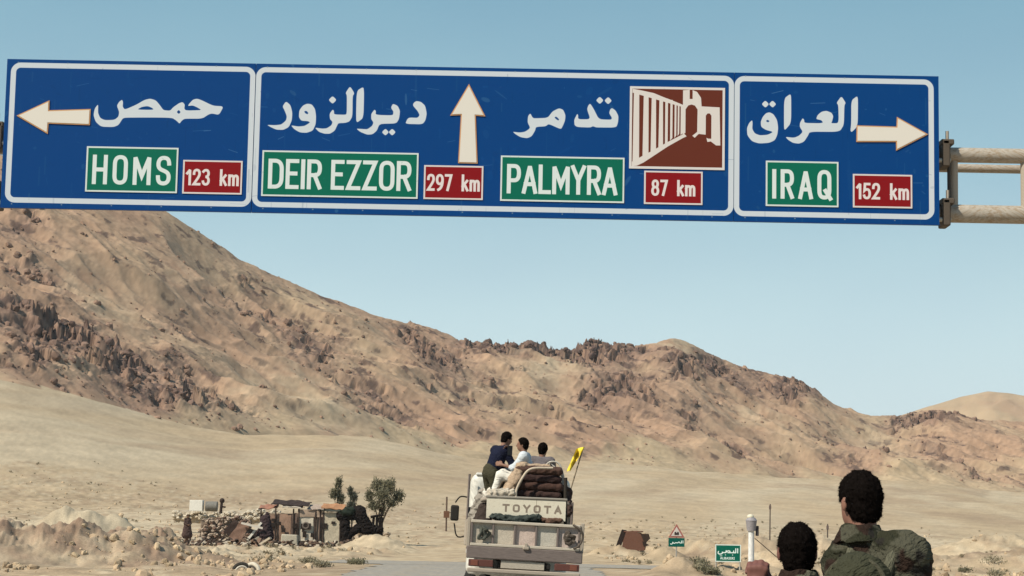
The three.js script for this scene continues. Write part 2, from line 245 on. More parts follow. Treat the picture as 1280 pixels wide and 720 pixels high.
// ---------------------------------------------------------------- roads
const asphaltTex = noiseTex(512, 512, (u, v) => { const n = 0.76 + 0.3 * torus(u, v, 3, 12) + 0.2 * torus(u, v, 30, 14), q = sstep(0.0, 0.35, torus(u, v, 1.6, 33)); return [n * (1 + 0.2 * q), n * (0.98 + 0.1 * q), n * (0.95 - 0.02 * q)]; });
const asphalt = mat(0.34, 0.315, 0.28, 0.95, { map: asphaltTex });
function strip(x0, x1, z0, z1, y, nx, nz, jag) {
  const g = new THREE.PlaneGeometry(1, 1, nx, nz), p = g.attributes.position, u = g.attributes.uv;
  for (let i = 0; i < p.count; i++) { const a = p.getX(i) + 0.5, b = 0.5 - p.getY(i); let x = lerp(x0, x1, a), z = lerp(z0, z1, b); if (jag === 'x' && (a < 0.001 || a > 0.999)) x += 0.6 * fbm(z * 0.4, a * 9, 1, 3); if (jag === 'z' && (b < 0.001 || b > 0.999)) z += 1.4 * fbm(x * 0.3, b * 9, 2, 3); p.setXYZ(i, x, y, z); u.setXY(i, x / 7, z / 7); }
  g.computeVertexNormals(); return g;
}
struct('road', strip(-6, 4, -100.4, 40, 0.02, 10, 200, 'x'), asphalt);
struct('side_road', strip(-9, 11, -112, -100.2, 0.026, 40, 10, 'z'), asphalt);

// ---------------------------------------------------------------- overhead sign
const SD = 25, S = (px, py) => at(px, py, SD);
const glyphs = {
  homs: { o: [110, 110], k: 180 / 1280, polys: [[1195, 180, 1155, 258, 1090, 245, 1060, 255, 1005, 292, 850, 292, 825, 310, 805, 338, 780, 312, 735, 282, 330, 282, 300, 290, 265, 350, 220, 368, 110, 365, 60, 320, 40, 260, 50, 200, 75, 165, 80, 175, 80, 240, 100, 285, 140, 305, 225, 303, 262, 275, 268, 230, 245, 175, 265, 140, 290, 120, 300, 140, 298, 185, 318, 210, 420, 165, 490, 122, 540, 110, 590, 125, 625, 165, 660, 215, 720, 220, 745, 190, 800, 150, 830, 142, 850, 165, 845, 200, 860, 218, 1000, 215, 960, 190, 920, 172, 878, 178, 885, 160, 920, 120, 960, 110, 1010, 130, 1100, 175]], holes: [[425, 210, 470, 185, 520, 178, 560, 195, 575, 212], [778, 232, 797, 212, 814, 234, 797, 250]] },
  deir: { o: [320, 100], k: 220 / 1280, polys: [[1155, 165, 1190, 172, 1220, 200, 1232, 260, 1222, 310, 1200, 338, 1075, 335, 1090, 300, 1105, 288, 1165, 290, 1180, 270, 1165, 240, 1130, 200, 1135, 180], [985, 185, 1020, 200, 1038, 240, 1030, 300, 1010, 332, 905, 335, 885, 345, 870, 385, 840, 412, 800, 415, 750, 395, 720, 370, 760, 372, 800, 375, 835, 350, 845, 325, 828, 300, 828, 260, 852, 228, 862, 240, 860, 268, 985, 272, 990, 245, 970, 215], [770, 60, 775, 110, 772, 290, 728, 325, 718, 310, 720, 90], [672, 55, 705, 108, 692, 130, 692, 280, 670, 318, 640, 328, 590, 330, 580, 350, 565, 385, 530, 408, 490, 408, 450, 395, 418, 362, 470, 370, 505, 368, 540, 345, 548, 320, 528, 300, 525, 260, 548, 228, 558, 240, 558, 265, 645, 268, 650, 250, 650, 125, 640, 105], [360, 185, 395, 190, 420, 225, 428, 280, 425, 340, 405, 385, 360, 402, 310, 398, 270, 375, 245, 345, 300, 355, 345, 350, 385, 325, 370, 315, 320, 312, 302, 285, 305, 235, 330, 200], [208, 168, 240, 195, 255, 250, 252, 310, 230, 360, 190, 380, 140, 378, 100, 360, 70, 342, 130, 345, 175, 340, 210, 310, 215, 280, 200, 240, 182, 205]], holes: [[340, 243, 356, 238, 372, 255, 365, 264, 350, 258]], dots: [[932, 396, 27], [981, 396, 27], [546, 158, 30]] },
  tadmur: { o: [630, 110], k: 150 / 1280, polys: [[1135, 232, 1175, 260, 1205, 320, 1200, 390, 1180, 445, 970, 445, 930, 430, 905, 445, 765, 440, 735, 420, 732, 360, 765, 295, 775, 310, 775, 355, 905, 355, 870, 250, 880, 210, 903, 182, 940, 240, 995, 355, 1125, 360, 1135, 340, 1105, 290, 1115, 250], [570, 235, 615, 250, 640, 310, 635, 370, 610, 430, 590, 465, 460, 405, 430, 432, 325, 438, 315, 480, 280, 540, 230, 562, 160, 550, 110, 520, 75, 490, 150, 500, 210, 490, 265, 450, 235, 390, 240, 320, 265, 290, 285, 330, 300, 345, 450, 340, 500, 270]], holes: [[522, 335, 540, 325, 572, 355, 565, 370, 540, 355]], dots: [[1006, 150, 42], [1095, 153, 42]] },
  iraq: { o: [920, 110], k: 160 / 1280, polys: [[1200, 95, 1208, 130, 1200, 400, 1140, 462, 1125, 450, 1135, 370, 1140, 140], [1042, 95, 1085, 165, 1070, 190, 1062, 390, 1015, 460, 720, 458, 700, 500, 660, 560, 610, 580, 550, 572, 500, 540, 475, 510, 560, 520, 610, 500, 650, 460, 620, 410, 622, 370, 650, 320, 665, 335, 668, 370, 820, 372, 855, 365, 835, 340, 785, 330, 800, 290, 840, 255, 890, 245, 940, 265, 958, 300, 945, 350, 935, 372, 1010, 372, 1010, 190, 992, 165], [530, 75, 540, 100, 535, 370, 475, 440, 462, 430, 468, 120], [320, 260, 360, 280, 395, 340, 405, 420, 395, 490, 370, 545, 310, 572, 210, 578, 140, 555, 95, 495, 92, 420, 115, 370, 145, 340, 150, 370, 145, 430, 170, 475, 220, 495, 300, 490, 355, 460, 280, 440, 235, 410, 230, 360, 250, 310, 285, 270]], holes: [[282, 350, 300, 336, 320, 352, 303, 364]], dots: [[280, 178, 38], [352, 178, 38]] },
};
const WHITE = '#bfc5cb', BLUE = '#023a74';
function poly(x, a, smooth = true) {
  const n = a.length / 2, P = (i) => [a[(i % n) * 2], a[(i % n) * 2 + 1]];
  if (!smooth) { for (let i = 0; i < n; i++) i ? x.lineTo(...P(i)) : x.moveTo(...P(0)); x.closePath(); return; }
  for (let i = 0; i < n; i++) {   // corners keep most of their sharpness, curves are eased
    const p = P(i + n - 1), c = P(i), q = P(i + 1), k = 0.32, s = [lerp(c[0], p[0], k), lerp(c[1], p[1], k)], e = [lerp(c[0], q[0], k), lerp(c[1], q[1], k)];
    i ? x.lineTo(...s) : x.moveTo(...s); x.quadraticCurveTo(...c, ...e);
  }
  x.closePath();
}
function drawGlyphs(x, G) {
  x.save(); x.translate(...G.o); x.scale(G.k, G.k); x.fillStyle = WHITE; x.beginPath();
  for (const p of G.polys) poly(x, p); for (const [dx, dy, r] of G.dots ?? []) poly(x, [dx - r, dy, dx, dy - r, dx + r, dy, dx, dy + r]);
  x.fill(); x.fillStyle = '#274a78'; for (const h of G.holes) { x.beginPath(); poly(x, h); x.fillStyle = BLUE; x.fill(); } x.restore();
}
// round-ended stroke lettering like the road-sign alphabet: unit box 0..1 x 0..1 (y down)
const L = {
  H: [0.62, 'M0 0L0 1M.62 0L.62 1M0 .5L.62 .5'], O: [0.62, 'M.31 0C.62 0 .62 .2 .62 .32L.62 .68C.62 .8 .62 1 .31 1C0 1 0 .8 0 .68L0 .32C0 .2 0 0 .31 0Z'], M: [0.78, 'M0 1L0 0L.39 .72L.78 0L.78 1'], S: [0.6, 'M.6 .22C.58 .05 .48 0 .3 0C.1 0 0 .1 0 .25C0 .42 .15 .46 .3 .5C.48 .55 .6 .6 .6 .76C.6 .92 .48 1 .3 1C.1 1 .01 .93 0 .76'],
  D: [0.62, 'M0 0L0 1L.24 1C.52 1 .62 .86 .62 .66L.62 .34C.62 .14 .52 0 .24 0Z'], E: [0.5, 'M.5 0L0 0L0 1L.5 1M0 .48L.42 .48'], I: [0, 'M0 0L0 1'], R: [0.58, 'M0 1L0 0L.3 0C.5 0 .58 .1 .58 .27C.58 .44 .5 .53 .3 .53L0 .53M.3 .53L.58 1'], Z: [0.56, 'M0 0L.56 0L0 1L.56 1'],
  P: [0.58, 'M0 1L0 0L.3 0C.5 0 .58 .1 .58 .28C.58 .46 .5 .56 .3 .56L0 .56'], A: [0.66, 'M0 1L.33 0L.66 1M.1 .7L.56 .7'], L: [0.5, 'M0 0L0 1L.5 1'], Y: [0.64, 'M0 0L.32 .52L.64 0M.32 .52L.32 1'], Q: [0.64, 'M.31 0C.62 0 .62 .2 .62 .32L.62 .68C.62 .8 .62 1 .31 1C0 1 0 .8 0 .68L0 .32C0 .2 0 0 .31 0ZM.38 .74L.68 1.04'], T: [0.62, 'M0 0L.62 0M.31 0L.31 1'],
  1: [0.3, 'M0 .24L.26 0L.26 1'], 2: [0.54, 'M0 .26C0 .08 .1 0 .27 0C.46 0 .54 .1 .54 .26C.54 .42 .42 .55 0 1L.54 1'], 3: [0.54, 'M.02 .1C.1 .02 .18 0 .27 0C.44 0 .52 .1 .52 .24C.52 .4 .4 .47 .22 .47C.42 .47 .54 .56 .54 .74C.54 .9 .44 1 .26 1C.12 1 .03 .94 0 .82'], 5: [0.54, 'M.5 0L.08 0L.04 .46C.12 .4 .2 .38 .28 .38C.46 .38 .54 .5 .54 .68C.54 .88 .44 1 .26 1C.12 1 .03 .94 0 .84'], 7: [0.52, 'M0 0L.52 0L.18 1'],
  8: [0.56, 'M.28 .46C.1 .46 .04 .36 .04 .23C.04 .08 .12 0 .28 0C.44 0 .52 .08 .52 .23C.52 .36 .46 .46 .28 .46C.08 .46 0 .58 0 .73C0 .9 .1 1 .28 1C.46 1 .56 .9 .56 .73C.56 .58 .48 .46 .28 .46'], 9: [0.56, 'M.56 .3C.56 .5 .44 .6 .28 .6C.1 .6 0 .48 0 .3C0 .12 .1 0 .28 0C.46 0 .56 .12 .56 .34C.56 .7 .42 .92 .16 1'], k: [0.46, 'M0 0L0 1M.42 .36L0 .72M.16 .6L.46 1'], m: [0.8, 'M0 .36L0 1M0 .5C.06 .4 .14 .36 .22 .36C.34 .36 .4 .44 .4 .56L.4 1M.4 .56C.44 .42 .52 .36 .62 .36C.74 .36 .8 .44 .8 .56L.8 1'], ' ': [0.06, ''], _: [0.5, ''],
};
function lettering(x, text, x0, x1, y0, y1, w, gap = 0.3) {   // stretched between x0 and x1, strokes of width w
  const u = [...text], tot = u.reduce((a, c) => a + L[c][0], 0) + gap * (u.length - 1), h = y1 - y0 - w, k = (x1 - x0 - w) / tot; let cx = x0 + w / 2;
  x.lineWidth = w; x.lineJoin = 'miter'; x.lineCap = 'butt'; x.miterLimit = 3;
  for (const c of u) {
    const tk = L[c][1].match(/[MLCZ]|-?\d*\.?\d+/g) ?? []; x.beginPath(); let i = 0, cmd = '';
    const nx = () => { const a = cx + parseFloat(tk[i++]) * k, b = y0 + w / 2 + parseFloat(tk[i++]) * h; return [a, b]; };
    while (i < tk.length) { if (/[MLCZ]/.test(tk[i])) { cmd = tk[i++]; if (cmd === 'Z') { x.closePath(); continue; } } if (cmd === 'M') x.moveTo(...nx()); else if (cmd === 'L') x.lineTo(...nx()); else x.bezierCurveTo(...nx(), ...nx(), ...nx()); }
    x.lineCap = 'square'; x.stroke(); cx += (L[c][0] + gap) * k;
  }
}
function scuff(x, w, h, seed, n, tones) { const r = rng(seed); for (let i = 0; i < n; i++) { x.fillStyle = tones[(r() * tones.length) | 0]; x.globalAlpha = 0.05 + 0.25 * r() * r(); const a = r() * w, b = r() * h; x.beginPath(); x.ellipse(a, b, (0.002 + 0.02 * r() * r()) * w, (0.001 + 0.006 * r()) * w, r() * 3, 0, 7); x.fill(); } x.globalAlpha = 1; }
const sheetGloss = (t) => { const m = new THREE.MeshPhysicalMaterial({ map: t, roughness: 0.6, specularIntensity: 0.2 }); return m; };
// a flat plate of the sign: corners from the photograph, print in the photograph's own units
function plate(parent, name, px0, py0, px1, py1, z, thick, edge, draw, res = 9, round = 0) {
  const mx = (py0 + py1) / 2, a = V(S(px0, mx).x, S((px0 + px1) / 2, py0 + (px1 - px0) / 2 * 0.0187).y, 0), b = V(S(px1, mx).x, S((px0 + px1) / 2, py1 - (px1 - px0) / 2 * 0.0187).y, 0), w = b.x - a.x, h = a.y - b.y, W = Math.min(2048, Math.round((px1 - px0) * res)), H = Math.round(W * h / w);
  const t = canvasTex(W, H, (x) => { x.save(); x.scale(W / (px1 - px0), W / (px1 - px0)); draw(x, px1 - px0, (px1 - px0) * h / w); x.restore(); }); t.wrapS = t.wrapT = THREE.ClampToEdgeWrapping;
  const g = new THREE.BoxGeometry(w, h, thick), m = sheetGloss(t), e = mat(...edge, 0.6);
  const o = shade(new THREE.Mesh(g, [e, e, e, e, m, e])); o.name = name; o.position.set((a.x + b.x) / 2, (a.y + b.y) / 2, -SD + z + thick / 2).sub(parent.position); parent.add(o); return o;
}
{
  const c = S(590, 178), sign = thing('overhead_sign', 'wide blue overhead direction sign with white borders and white Arabic lettering', 'road sign', [c.x, S(590, 275).y, -SD]);
  const roll = Math.tan(0.0187);
  const panel = (x0, x1, draw) => {
    const y0 = 75 + (x0 + x1 - 20) / 2 * roll, y1 = y0 + 185.5, ox = x0, oy = y0;
    return plate(sign, 'panel', x0, y0 + (x0 - x1) / 2 * roll, x1, y1 + (x1 - x0) / 2 * roll, 0, 0.06, [0.012, 0.055, 0.2], (x, w, h) => {
      x.fillStyle = BLUE; x.fillRect(0, 0, w, h); scuff(x, w, h, x0, 220, ['#022f60', '#0c4784', '#04356a', '#175088']);
      x.strokeStyle = '#bdc3ca'; x.lineWidth = 6.6; x.beginPath(); x.roundRect(x0 < 50 ? 8.5 : 3.4, 7.6, w - (x0 < 50 ? 8.5 : 3.4) - (x1 > 1100 ? 9.5 : 3.2), h - 17.5, 9); x.stroke();
      scuff(x, w, h, x0 + 5, 40, ['#a9adb2', '#8f99a6', '#6b7686']);
      { const r = rng(x0 + 90); for (let i = 0; i < w / 5; i++) { x.fillStyle = r() < 0.5 ? '#8d8f8c' : '#01264f'; x.globalAlpha = 0.04 + 0.10 * r(); const a = r() * w, b = r() * h; x.fillRect(a, b, 0.5 + r() * 1.6, 8 + 60 * r() * r()); } for (let i = 0; i < w / 9; i++) { x.strokeStyle = r() < 0.5 ? '#aab4bf' : '#012a58'; x.globalAlpha = 0.12 + 0.2 * r(); x.lineWidth = 0.35 + 0.5 * r(); const a = r() * w, b = r() * h; x.beginPath(); x.moveTo(a, b); x.lineTo(a + (r() - 0.5) * 40, b + (r() - 0.5) * 9); x.stroke(); } x.globalAlpha = 0.8; x.fillStyle = '#7f8790'; for (let a = 14; a < w; a += 62) for (const b of [4.2, h - 5]) { x.beginPath(); x.arc(a, b, 0.9, 0, 7); x.fill(); } x.globalAlpha = 1; }
      // the sign's print, levelled against the camera's tilt
      x.save(); x.translate(-ox, -oy); x.transform(1, -roll, roll, 1, -roll * oy, roll * (ox + (x1 - x0) / 2)); draw(x); x.restore();
    }, 5);
  };
  const arrow = (name, pts) => {
    const v = pts.map(([x, y]) => { const p = S(x, y); return new THREE.Vector2(p.x, p.y); }), mid = v.reduce((s, p) => s.add(p), new THREE.Vector2()).divideScalar(v.length);
    const grow = (k) => new THREE.ExtrudeGeometry(new THREE.Shape(v.map((p, i) => { const a = v[(i + v.length - 1) % v.length], b = v[(i + 1) % v.length], e1 = p.clone().sub(a).normalize(), e2 = b.clone().sub(p).normalize(), sg = THREE.ShapeUtils.isClockWise(v) ? -1 : 1, n1 = new THREE.Vector2(e1.y, -e1.x), n2 = new THREE.Vector2(e2.y, -e2.x), m = n1.clone().add(n2).normalize(); return p.clone().addScaledVector(m, sg * k / Math.max(0.45, m.dot(n1))); })), { depth: 0.006, bevelEnabled: false });
    const o = part(sign, name, grow(0.008).translate(-sign.position.x, -sign.position.y, 0.064), mat(0.48, 0.25, 0.11, 0.6));
    part(o, 'arrow_face', grow(-0.006).translate(-sign.position.x, -sign.position.y, 0.068), mat(0.63, 0.585, 0.52, 0.65));
  };
  panel(6, 317.5, (x) => drawGlyphs(x, glyphs.homs));
  panel(318, 916.5, (x) => { drawGlyphs(x, glyphs.deir); drawGlyphs(x, glyphs.tadmur); });
  panel(917, 1172.5, (x) => drawGlyphs(x, glyphs.iraq));
  arrow('arrow', [[24, 146], [62.6, 128], [62.2, 140], [114, 138.4], [113, 157], [61.5, 155], [60.5, 167.5]]);
  arrow('arrow', [[586.3, 108], [605.5, 146], [594, 145.2], [596.3, 205], [573.6, 204.4], [577, 144.4], [564.3, 145]]);
  arrow('arrow', [[1070.4, 158.8], [1120, 160.4], [1120.5, 148.7], [1157.2, 169.2], [1119.6, 188.4], [1119.5, 178], [1070, 178]]);
  const green = (x0, y0, x1, y1, text) => plate(sign, 'place_name_plate', x0, y0, x1, y1, 0.0635, 0.005, [0.7, 0.72, 0.72], (x, w, h) => {
    x.fillStyle = '#c4cbc9'; x.fillRect(0, 0, w, h); x.fillStyle = '#07604c'; x.fillRect(2, 2, w - 4, h - 4); scuff(x, w, h, x0, 60, ['#095a4a', '#1c8570', '#0a6a58']); x.strokeStyle = '#c9d1cf'; lettering(x, text, 8, w - 8.5, 10.5, h - 9.5, 5, text.length > 7 ? 0.33 : text.length > 5 ? 0.3 : 0.52); scuff(x, w, h, x0 + 3, 14, ['#0b5a4a', '#6a7f78']);
  }, 9);
  const red = (x0, y0, x1, y1, text, pad = 4) => plate(sign, 'distance_plate', x0, y0, x1, y1, 0.0635, 0.005, [0.7, 0.7, 0.7], (x, w, h) => {
    x.fillStyle = '#c8bfbd'; x.fillRect(0, 0, w, h); x.fillStyle = '#7c1218'; x.fillRect(2, 2, w - 4, h - 4); scuff(x, w, h, x0, 50, ['#7c1016', '#a8282c']); x.strokeStyle = '#d0c6c4'; lettering(x, text, pad, w - pad, 11, h - 10.5, 3.2, 0.36);
  }, 12);
  const lv = (x0, y0, x1, h, f, ...r) => { const k = (x1 - x0) / 2 * roll; return f(x0, y0 + k - k, x1, y0 + h + 2 * k, ...r); };
  lv(108.8, 184, 223.3, 56.5, green, 'HOMS'); lv(328, 189, 523, 57, green, 'DEIR EZZOR'); lv(625.6, 195.6, 780, 56.5, green, 'PALMYRA'); lv(956.4, 202, 1047, 56.5, green, 'IRAQ');
  lv(229.4, 201, 303.6, 42, red, '123_km'); lv(530, 207.5, 604, 42.3, red, '297_km'); lv(804.6, 214.5, 877.6, 41.5, red, '87_km', 9); lv(1065, 218.5, 1139, 41.8, red, '152_km');
  // brown tourist pictogram: a colonnade in perspective leading to an arch
  lv(786.5, 109.2, 905.3, 102.5, (a, b, c2, d) => plate(sign, 'pictogram_plate', a, b, c2, d, 0.0635, 0.005, [0.7, 0.68, 0.66], (x, w, h) => {
    x.fillStyle = '#c9c4c2'; x.fillRect(0, 0, w, h); x.fillStyle = '#5e2c20'; x.fillRect(3, 3, w - 6, h - 6); scuff(x, w, h, 77, 60, ['#5c2a1f', '#78402f']);
    x.save(); x.translate(-7, -8.5); x.scale(1 / 6, 1 / 6); x.fillStyle = '#cbc3be';
    const P = (...a2) => { x.beginPath(); poly(x, a2, false); x.fill(); };
    P(62, 70, 110, 78, 220, 100, 300, 132, 350, 150, 445, 188, 445, 205, 62, 100); P(62, 660, 62, 625, 230, 530, 330, 470, 450, 405, 470, 425, 440, 440, 330, 505, 150, 630, 100, 655);
    for (const [l, r, tl, bl] of [[72, 112, 80, 640], [146, 182, 95, 600], [206, 238, 110, 560], [264, 290, 128, 525], [308, 328, 140, 490], [346, 363, 150, 460], [378, 392, 165, 440], [402, 414, 175, 425], [424, 452, 185, 415]]) P(l, tl, r, tl, r + (l < 300 ? 4 : 0), bl - 20, l - (l < 300 ? 5 : 0), bl);
    P(440, 75, 490, 70, 490, 140, 512, 140, 512, 72, 545, 85, 575, 130, 580, 195, 715, 200, 722, 490, 690, 490, 650, 460, 625, 465, 612, 410, 560, 405, 530, 435, 512, 420, 548, 390, 550, 220, 530, 190, 505, 182, 480, 190, 460, 220, 460, 400, 440, 410);
    x.fillStyle = '#5e2c20'; P(612, 430, 612, 265, 625, 248, 642, 248, 654, 265, 654, 440, 630, 440); x.restore();
  }, 9));
  // rear stiffeners that carry the panels on the gantry
  for (const px of [60, 200, 420, 620, 820, 985, 1120]) { const a = S(px, 95), b = S(px, 262); part(sign, 'rear_stiffener', box(0.06, a.y - b.y, 0.05, a.x - sign.position.x, (a.y + b.y) / 2 - sign.position.y, -0.026), mat(0.35, 0.35, 0.35, 0.5, { metalness: 0.5 })); }
}
{
  const yT = S(1235, 190).y, yB = S(1235, 264).y, xl = S(2, 200).x - 1.6, xr = S(1280, 200).x + 3.4, zg = -SD - 0.24;
  const rustTex = noiseTex(256, 256, (u, v) => { const q = sstep(-0.15, 0.35, torus(u, v, 2.5, 61) + 0.5 * torus(u, v, 10, 63)), n = 0.9 + 0.25 * torus(u, v, 5, 65); return [n * lerp(1, 0.8, q), n * lerp(1, 0.7, q), n * lerp(1, 0.6, q)]; });
  rustTex.repeat.set(1, 14); const paint = mat(0.40, 0.35, 0.29, 0.55, { map: rustTex }), dark = worn(0.10, 0.078, 0.06, 0.7);
  const gan = thing('sign_gantry', 'weathered steel pipe gantry that holds up the wide blue sign', 'gantry', [xr, 0, zg]), X = -xr;
  const seg = (y0, y1, z0, r, a = xl, b = xr) => rod([a + X, y0, z0], [b + X, y1, z0], r, r, 20);
  part(gan, 'upper_chord', seg(yT, yT, 0, 0.095), paint); part(gan, 'rear_chord', seg(yT - 0.09, yT - 0.09, -0.42, 0.055), paint); part(gan, 'lower_chord', seg(yB, yB, 0, 0.115), paint);
  for (const px of [1197.5, 1287, 900, 600, 300, 40]) part(gan, 'strut', rod([S(px, 220).x + X, yB + 0.08, 0], [S(px, 220).x + X, yT - 0.06, 0], 0.052, 0.052, 16), paint);
  for (const px of [1183, -4]) { const x = S(px, 200).x + X, s = px > 0 ? 1 : -1; for (const y of [yT, yB]) { const b = part(gan, 'clamp', [rbox(0.1, 0.34, 0.30, x, y - 0.02, 0.1, 0.02), rbox(0.16, 0.07, 0.34, x + s * 0.02, y + 0.12, 0.08, 0.015)], dark); part(b, 'bolt', rod([x + 0.02 * s, y + 0.08, 0.2], [x + 0.02 * s, y + 0.26, 0.2], 0.022, 0.022, 6), paint); part(b, 'bolt', rod([x - 0.11 * s, y - 0.11, 0.2], [x + 0.06 * s, y - 0.11, 0.2], 0.03, 0.03, 6), worn(0.6, 0.57, 0.5, 0.5)); } part(gan, 'clamp_rod', rod([x + 0.06 * s, yB, 0.1], [x + 0.06 * s, yT, 0.1], 0.022, 0.022, 8), mat(0.05, 0.045, 0.04, 0.7)); }
  for (const x of [0, xl + X]) { const p = part(gan, 'post', rod([x, -0.2, 0], [x, yT + 0.3, 0], 0.17, 0.14, 24), paint); part(p, 'footing', rbox(0.8, 0.35, 0.8, x, 0.1, 0, 0.03), worn(0.42, 0.40, 0.37, 0.95)); part(p, 'base_plate', rbox(0.5, 0.03, 0.5, x, 0.295, 0, 0.01), dark); }
}

// ---------------------------------------------------------------- figures: distance fields meshed by surface nets
function nets(sdf, lo, hi, cell) {
  const n = [0, 1, 2].map((k) => Math.ceil((hi[k] - lo[k]) / cell) + 1), [nx, ny, nz] = n, f = new Float32Array(nx * ny * nz), id = new Int32Array(nx * ny * nz).fill(-1), pos = [], idx = [];
  const I = (i, j, k) => (k * ny + j) * nx + i;
  for (let k = 0; k < nz; k++) for (let j = 0; j < ny; j++) for (let i = 0; i < nx; i++) f[I(i, j, k)] = sdf(lo[0] + i * cell, lo[1] + j * cell, lo[2] + k * cell);
  const C = [[0, 0, 0], [1, 0, 0], [0, 1, 0], [1, 1, 0], [0, 0, 1], [1, 0, 1], [0, 1, 1], [1, 1, 1]], E = [[0, 1], [2, 3], [4, 5], [6, 7], [0, 2], [1, 3], [4, 6], [5, 7], [0, 4], [1, 5], [2, 6], [3, 7]];
  for (let k = 0; k < nz - 1; k++) for (let j = 0; j < ny - 1; j++) for (let i = 0; i < nx - 1; i++) {
    const v = C.map(([a, b, c]) => f[I(i + a, j + b, k + c)]); let m = 0; for (const x of v) if (x < 0) m++; if (m === 0 || m === 8) continue;
    let x = 0, y = 0, z = 0, w = 0;
    for (const [a, b] of E) if ((v[a] < 0) !== (v[b] < 0)) { const t = v[a] / (v[a] - v[b]); x += lerp(C[a][0], C[b][0], t); y += lerp(C[a][1], C[b][1], t); z += lerp(C[a][2], C[b][2], t); w++; }
    id[I(i, j, k)] = pos.length / 3; pos.push(lo[0] + (i + x / w) * cell, lo[1] + (j + y / w) * cell, lo[2] + (k + z / w) * cell);
  }
  const quad = (a, b, c, d, flip) => { if (a < 0 || b < 0 || c < 0 || d < 0) return; flip ? idx.push(a, c, b, a, d, c) : idx.push(a, b, c, a, c, d); };
  for (let k = 1; k < nz - 1; k++) for (let j = 1; j < ny - 1; j++) for (let i = 1; i < nx - 1; i++) {
    const a = f[I(i, j, k)] < 0;
    if (a !== f[I(i + 1, j, k)] < 0) quad(id[I(i, j - 1, k - 1)], id[I(i, j, k - 1)], id[I(i, j, k)], id[I(i, j - 1, k)], !a);
    if (a !== f[I(i, j + 1, k)] < 0) quad(id[I(i - 1, j, k - 1)], id[I(i - 1, j, k)], id[I(i, j, k)], id[I(i, j, k - 1)], !a);
    if (a !== f[I(i, j, k + 1)] < 0) quad(id[I(i - 1, j - 1, k)], id[I(i, j - 1, k)], id[I(i, j, k)], id[I(i - 1, j, k)], !a);
  }
  const g = new THREE.BufferGeometry(); g.setAttribute('position', new THREE.Float32BufferAttribute(pos, 3)); g.setIndex(idx); g.computeVertexNormals();
  g.setAttribute('uv', new THREE.Float32BufferAttribute(pos.filter((_, i) => i % 3 < 2).map((v) => v * 2), 2)); return g;
}
const cap = (a, b, r0, r1 = r0) => [a[0], a[1], a[2], b[0], b[1], b[2], r0, r1];
function capD(c, x, y, z) { const dx = c[3] - c[0], dy = c[4] - c[1], dz = c[5] - c[2], q = dx * dx + dy * dy + dz * dz, t = q ? clamp(((x - c[0]) * dx + (y - c[1]) * dy + (z - c[2]) * dz) / q, 0, 1) : 0; return Math.hypot(x - c[0] - dx * t, y - c[1] - dy * t, z - c[2] - dz * t) - lerp(c[6], c[7], t); }
const smin = (a, b, k) => { const h = Math.max(k - Math.abs(a - b), 0) / k; return Math.min(a, b) - h * h * k * 0.25; };
const union = (caps, k) => (x, y, z) => { let d = 9; for (const c of caps) d = smin(d, capD(c, x, y, z), k); return d; };
function bounds(caps, pad) { const lo = [9, 9, 9], hi = [-9, -9, -9]; for (const c of caps) for (let k = 0; k < 3; k++) { const r = Math.max(c[6], c[7]) + pad; lo[k] = Math.min(lo[k], c[k] - r, c[k + 3] - r); hi[k] = Math.max(hi[k], c[k] + r, c[k + 3] + r); } return [lo, hi]; }
const soft = (caps, k, cell, wr = 0, wf = 16) => { const u = union(caps, k), [lo, hi] = bounds(caps, 0.03); return nets(wr ? (x, y, z) => u(x, y, z) + wr * n3(x * wf, y * wf * 1.4, z * wf) + wr * 0.6 * n3(x * wf * 2.3, y * wf * 3, z * wf * 2.3) : u, lo, hi, cell); };
const ell = (x, y, z, cx, cy, cz, a, b, c) => { const q = Math.hypot((x - cx) / a, (y - cy) / b, (z - cz) / c); return (q - 1) * Math.min(a, b, c); };
function headGeo(cell) {
  return nets((x, y, z) => {
    let d = ell(x, y, z, 0, 0.03, -0.005, 0.074, 0.092, 0.093); d = smin(d, ell(x, y, z, 0, -0.045, 0.025, 0.056, 0.07, 0.066), 0.03);
    d = smin(d, capD(cap([0, 0.015, 0.088], [0, -0.022, 0.108], 0.009, 0.014), x, y, z), 0.012);
    d = smin(d, capD(cap([-0.04, 0.024, 0.08], [0.04, 0.024, 0.08], 0.01), x, y, z), 0.015);
    for (const s of [-1, 1]) { d = Math.max(d, -(Math.hypot(x - s * 0.03, y - 0.004, z - 0.094) - 0.013)); d = smin(d, ell(x, y, z, s * 0.076, -0.005, -0.008, 0.011, 0.032, 0.019), 0.008); d = smin(d, Math.hypot(x - s * 0.03, y - 0.004, z - 0.076) - 0.0135, 0.003); }
    d = smin(d, capD(cap([-0.018, -0.055, 0.086], [0.018, -0.055, 0.086], 0.008), x, y, z), 0.006);
    return smin(d, capD(cap([0, -0.05, -0.02], [0, -0.17, -0.035], 0.056), x, y, z), 0.02);
  }, [-0.11, -0.2, -0.12], [0.11, 0.14, 0.14], cell);
}
const headFine = headGeo(0.006), headCoarse = headGeo(0.011);
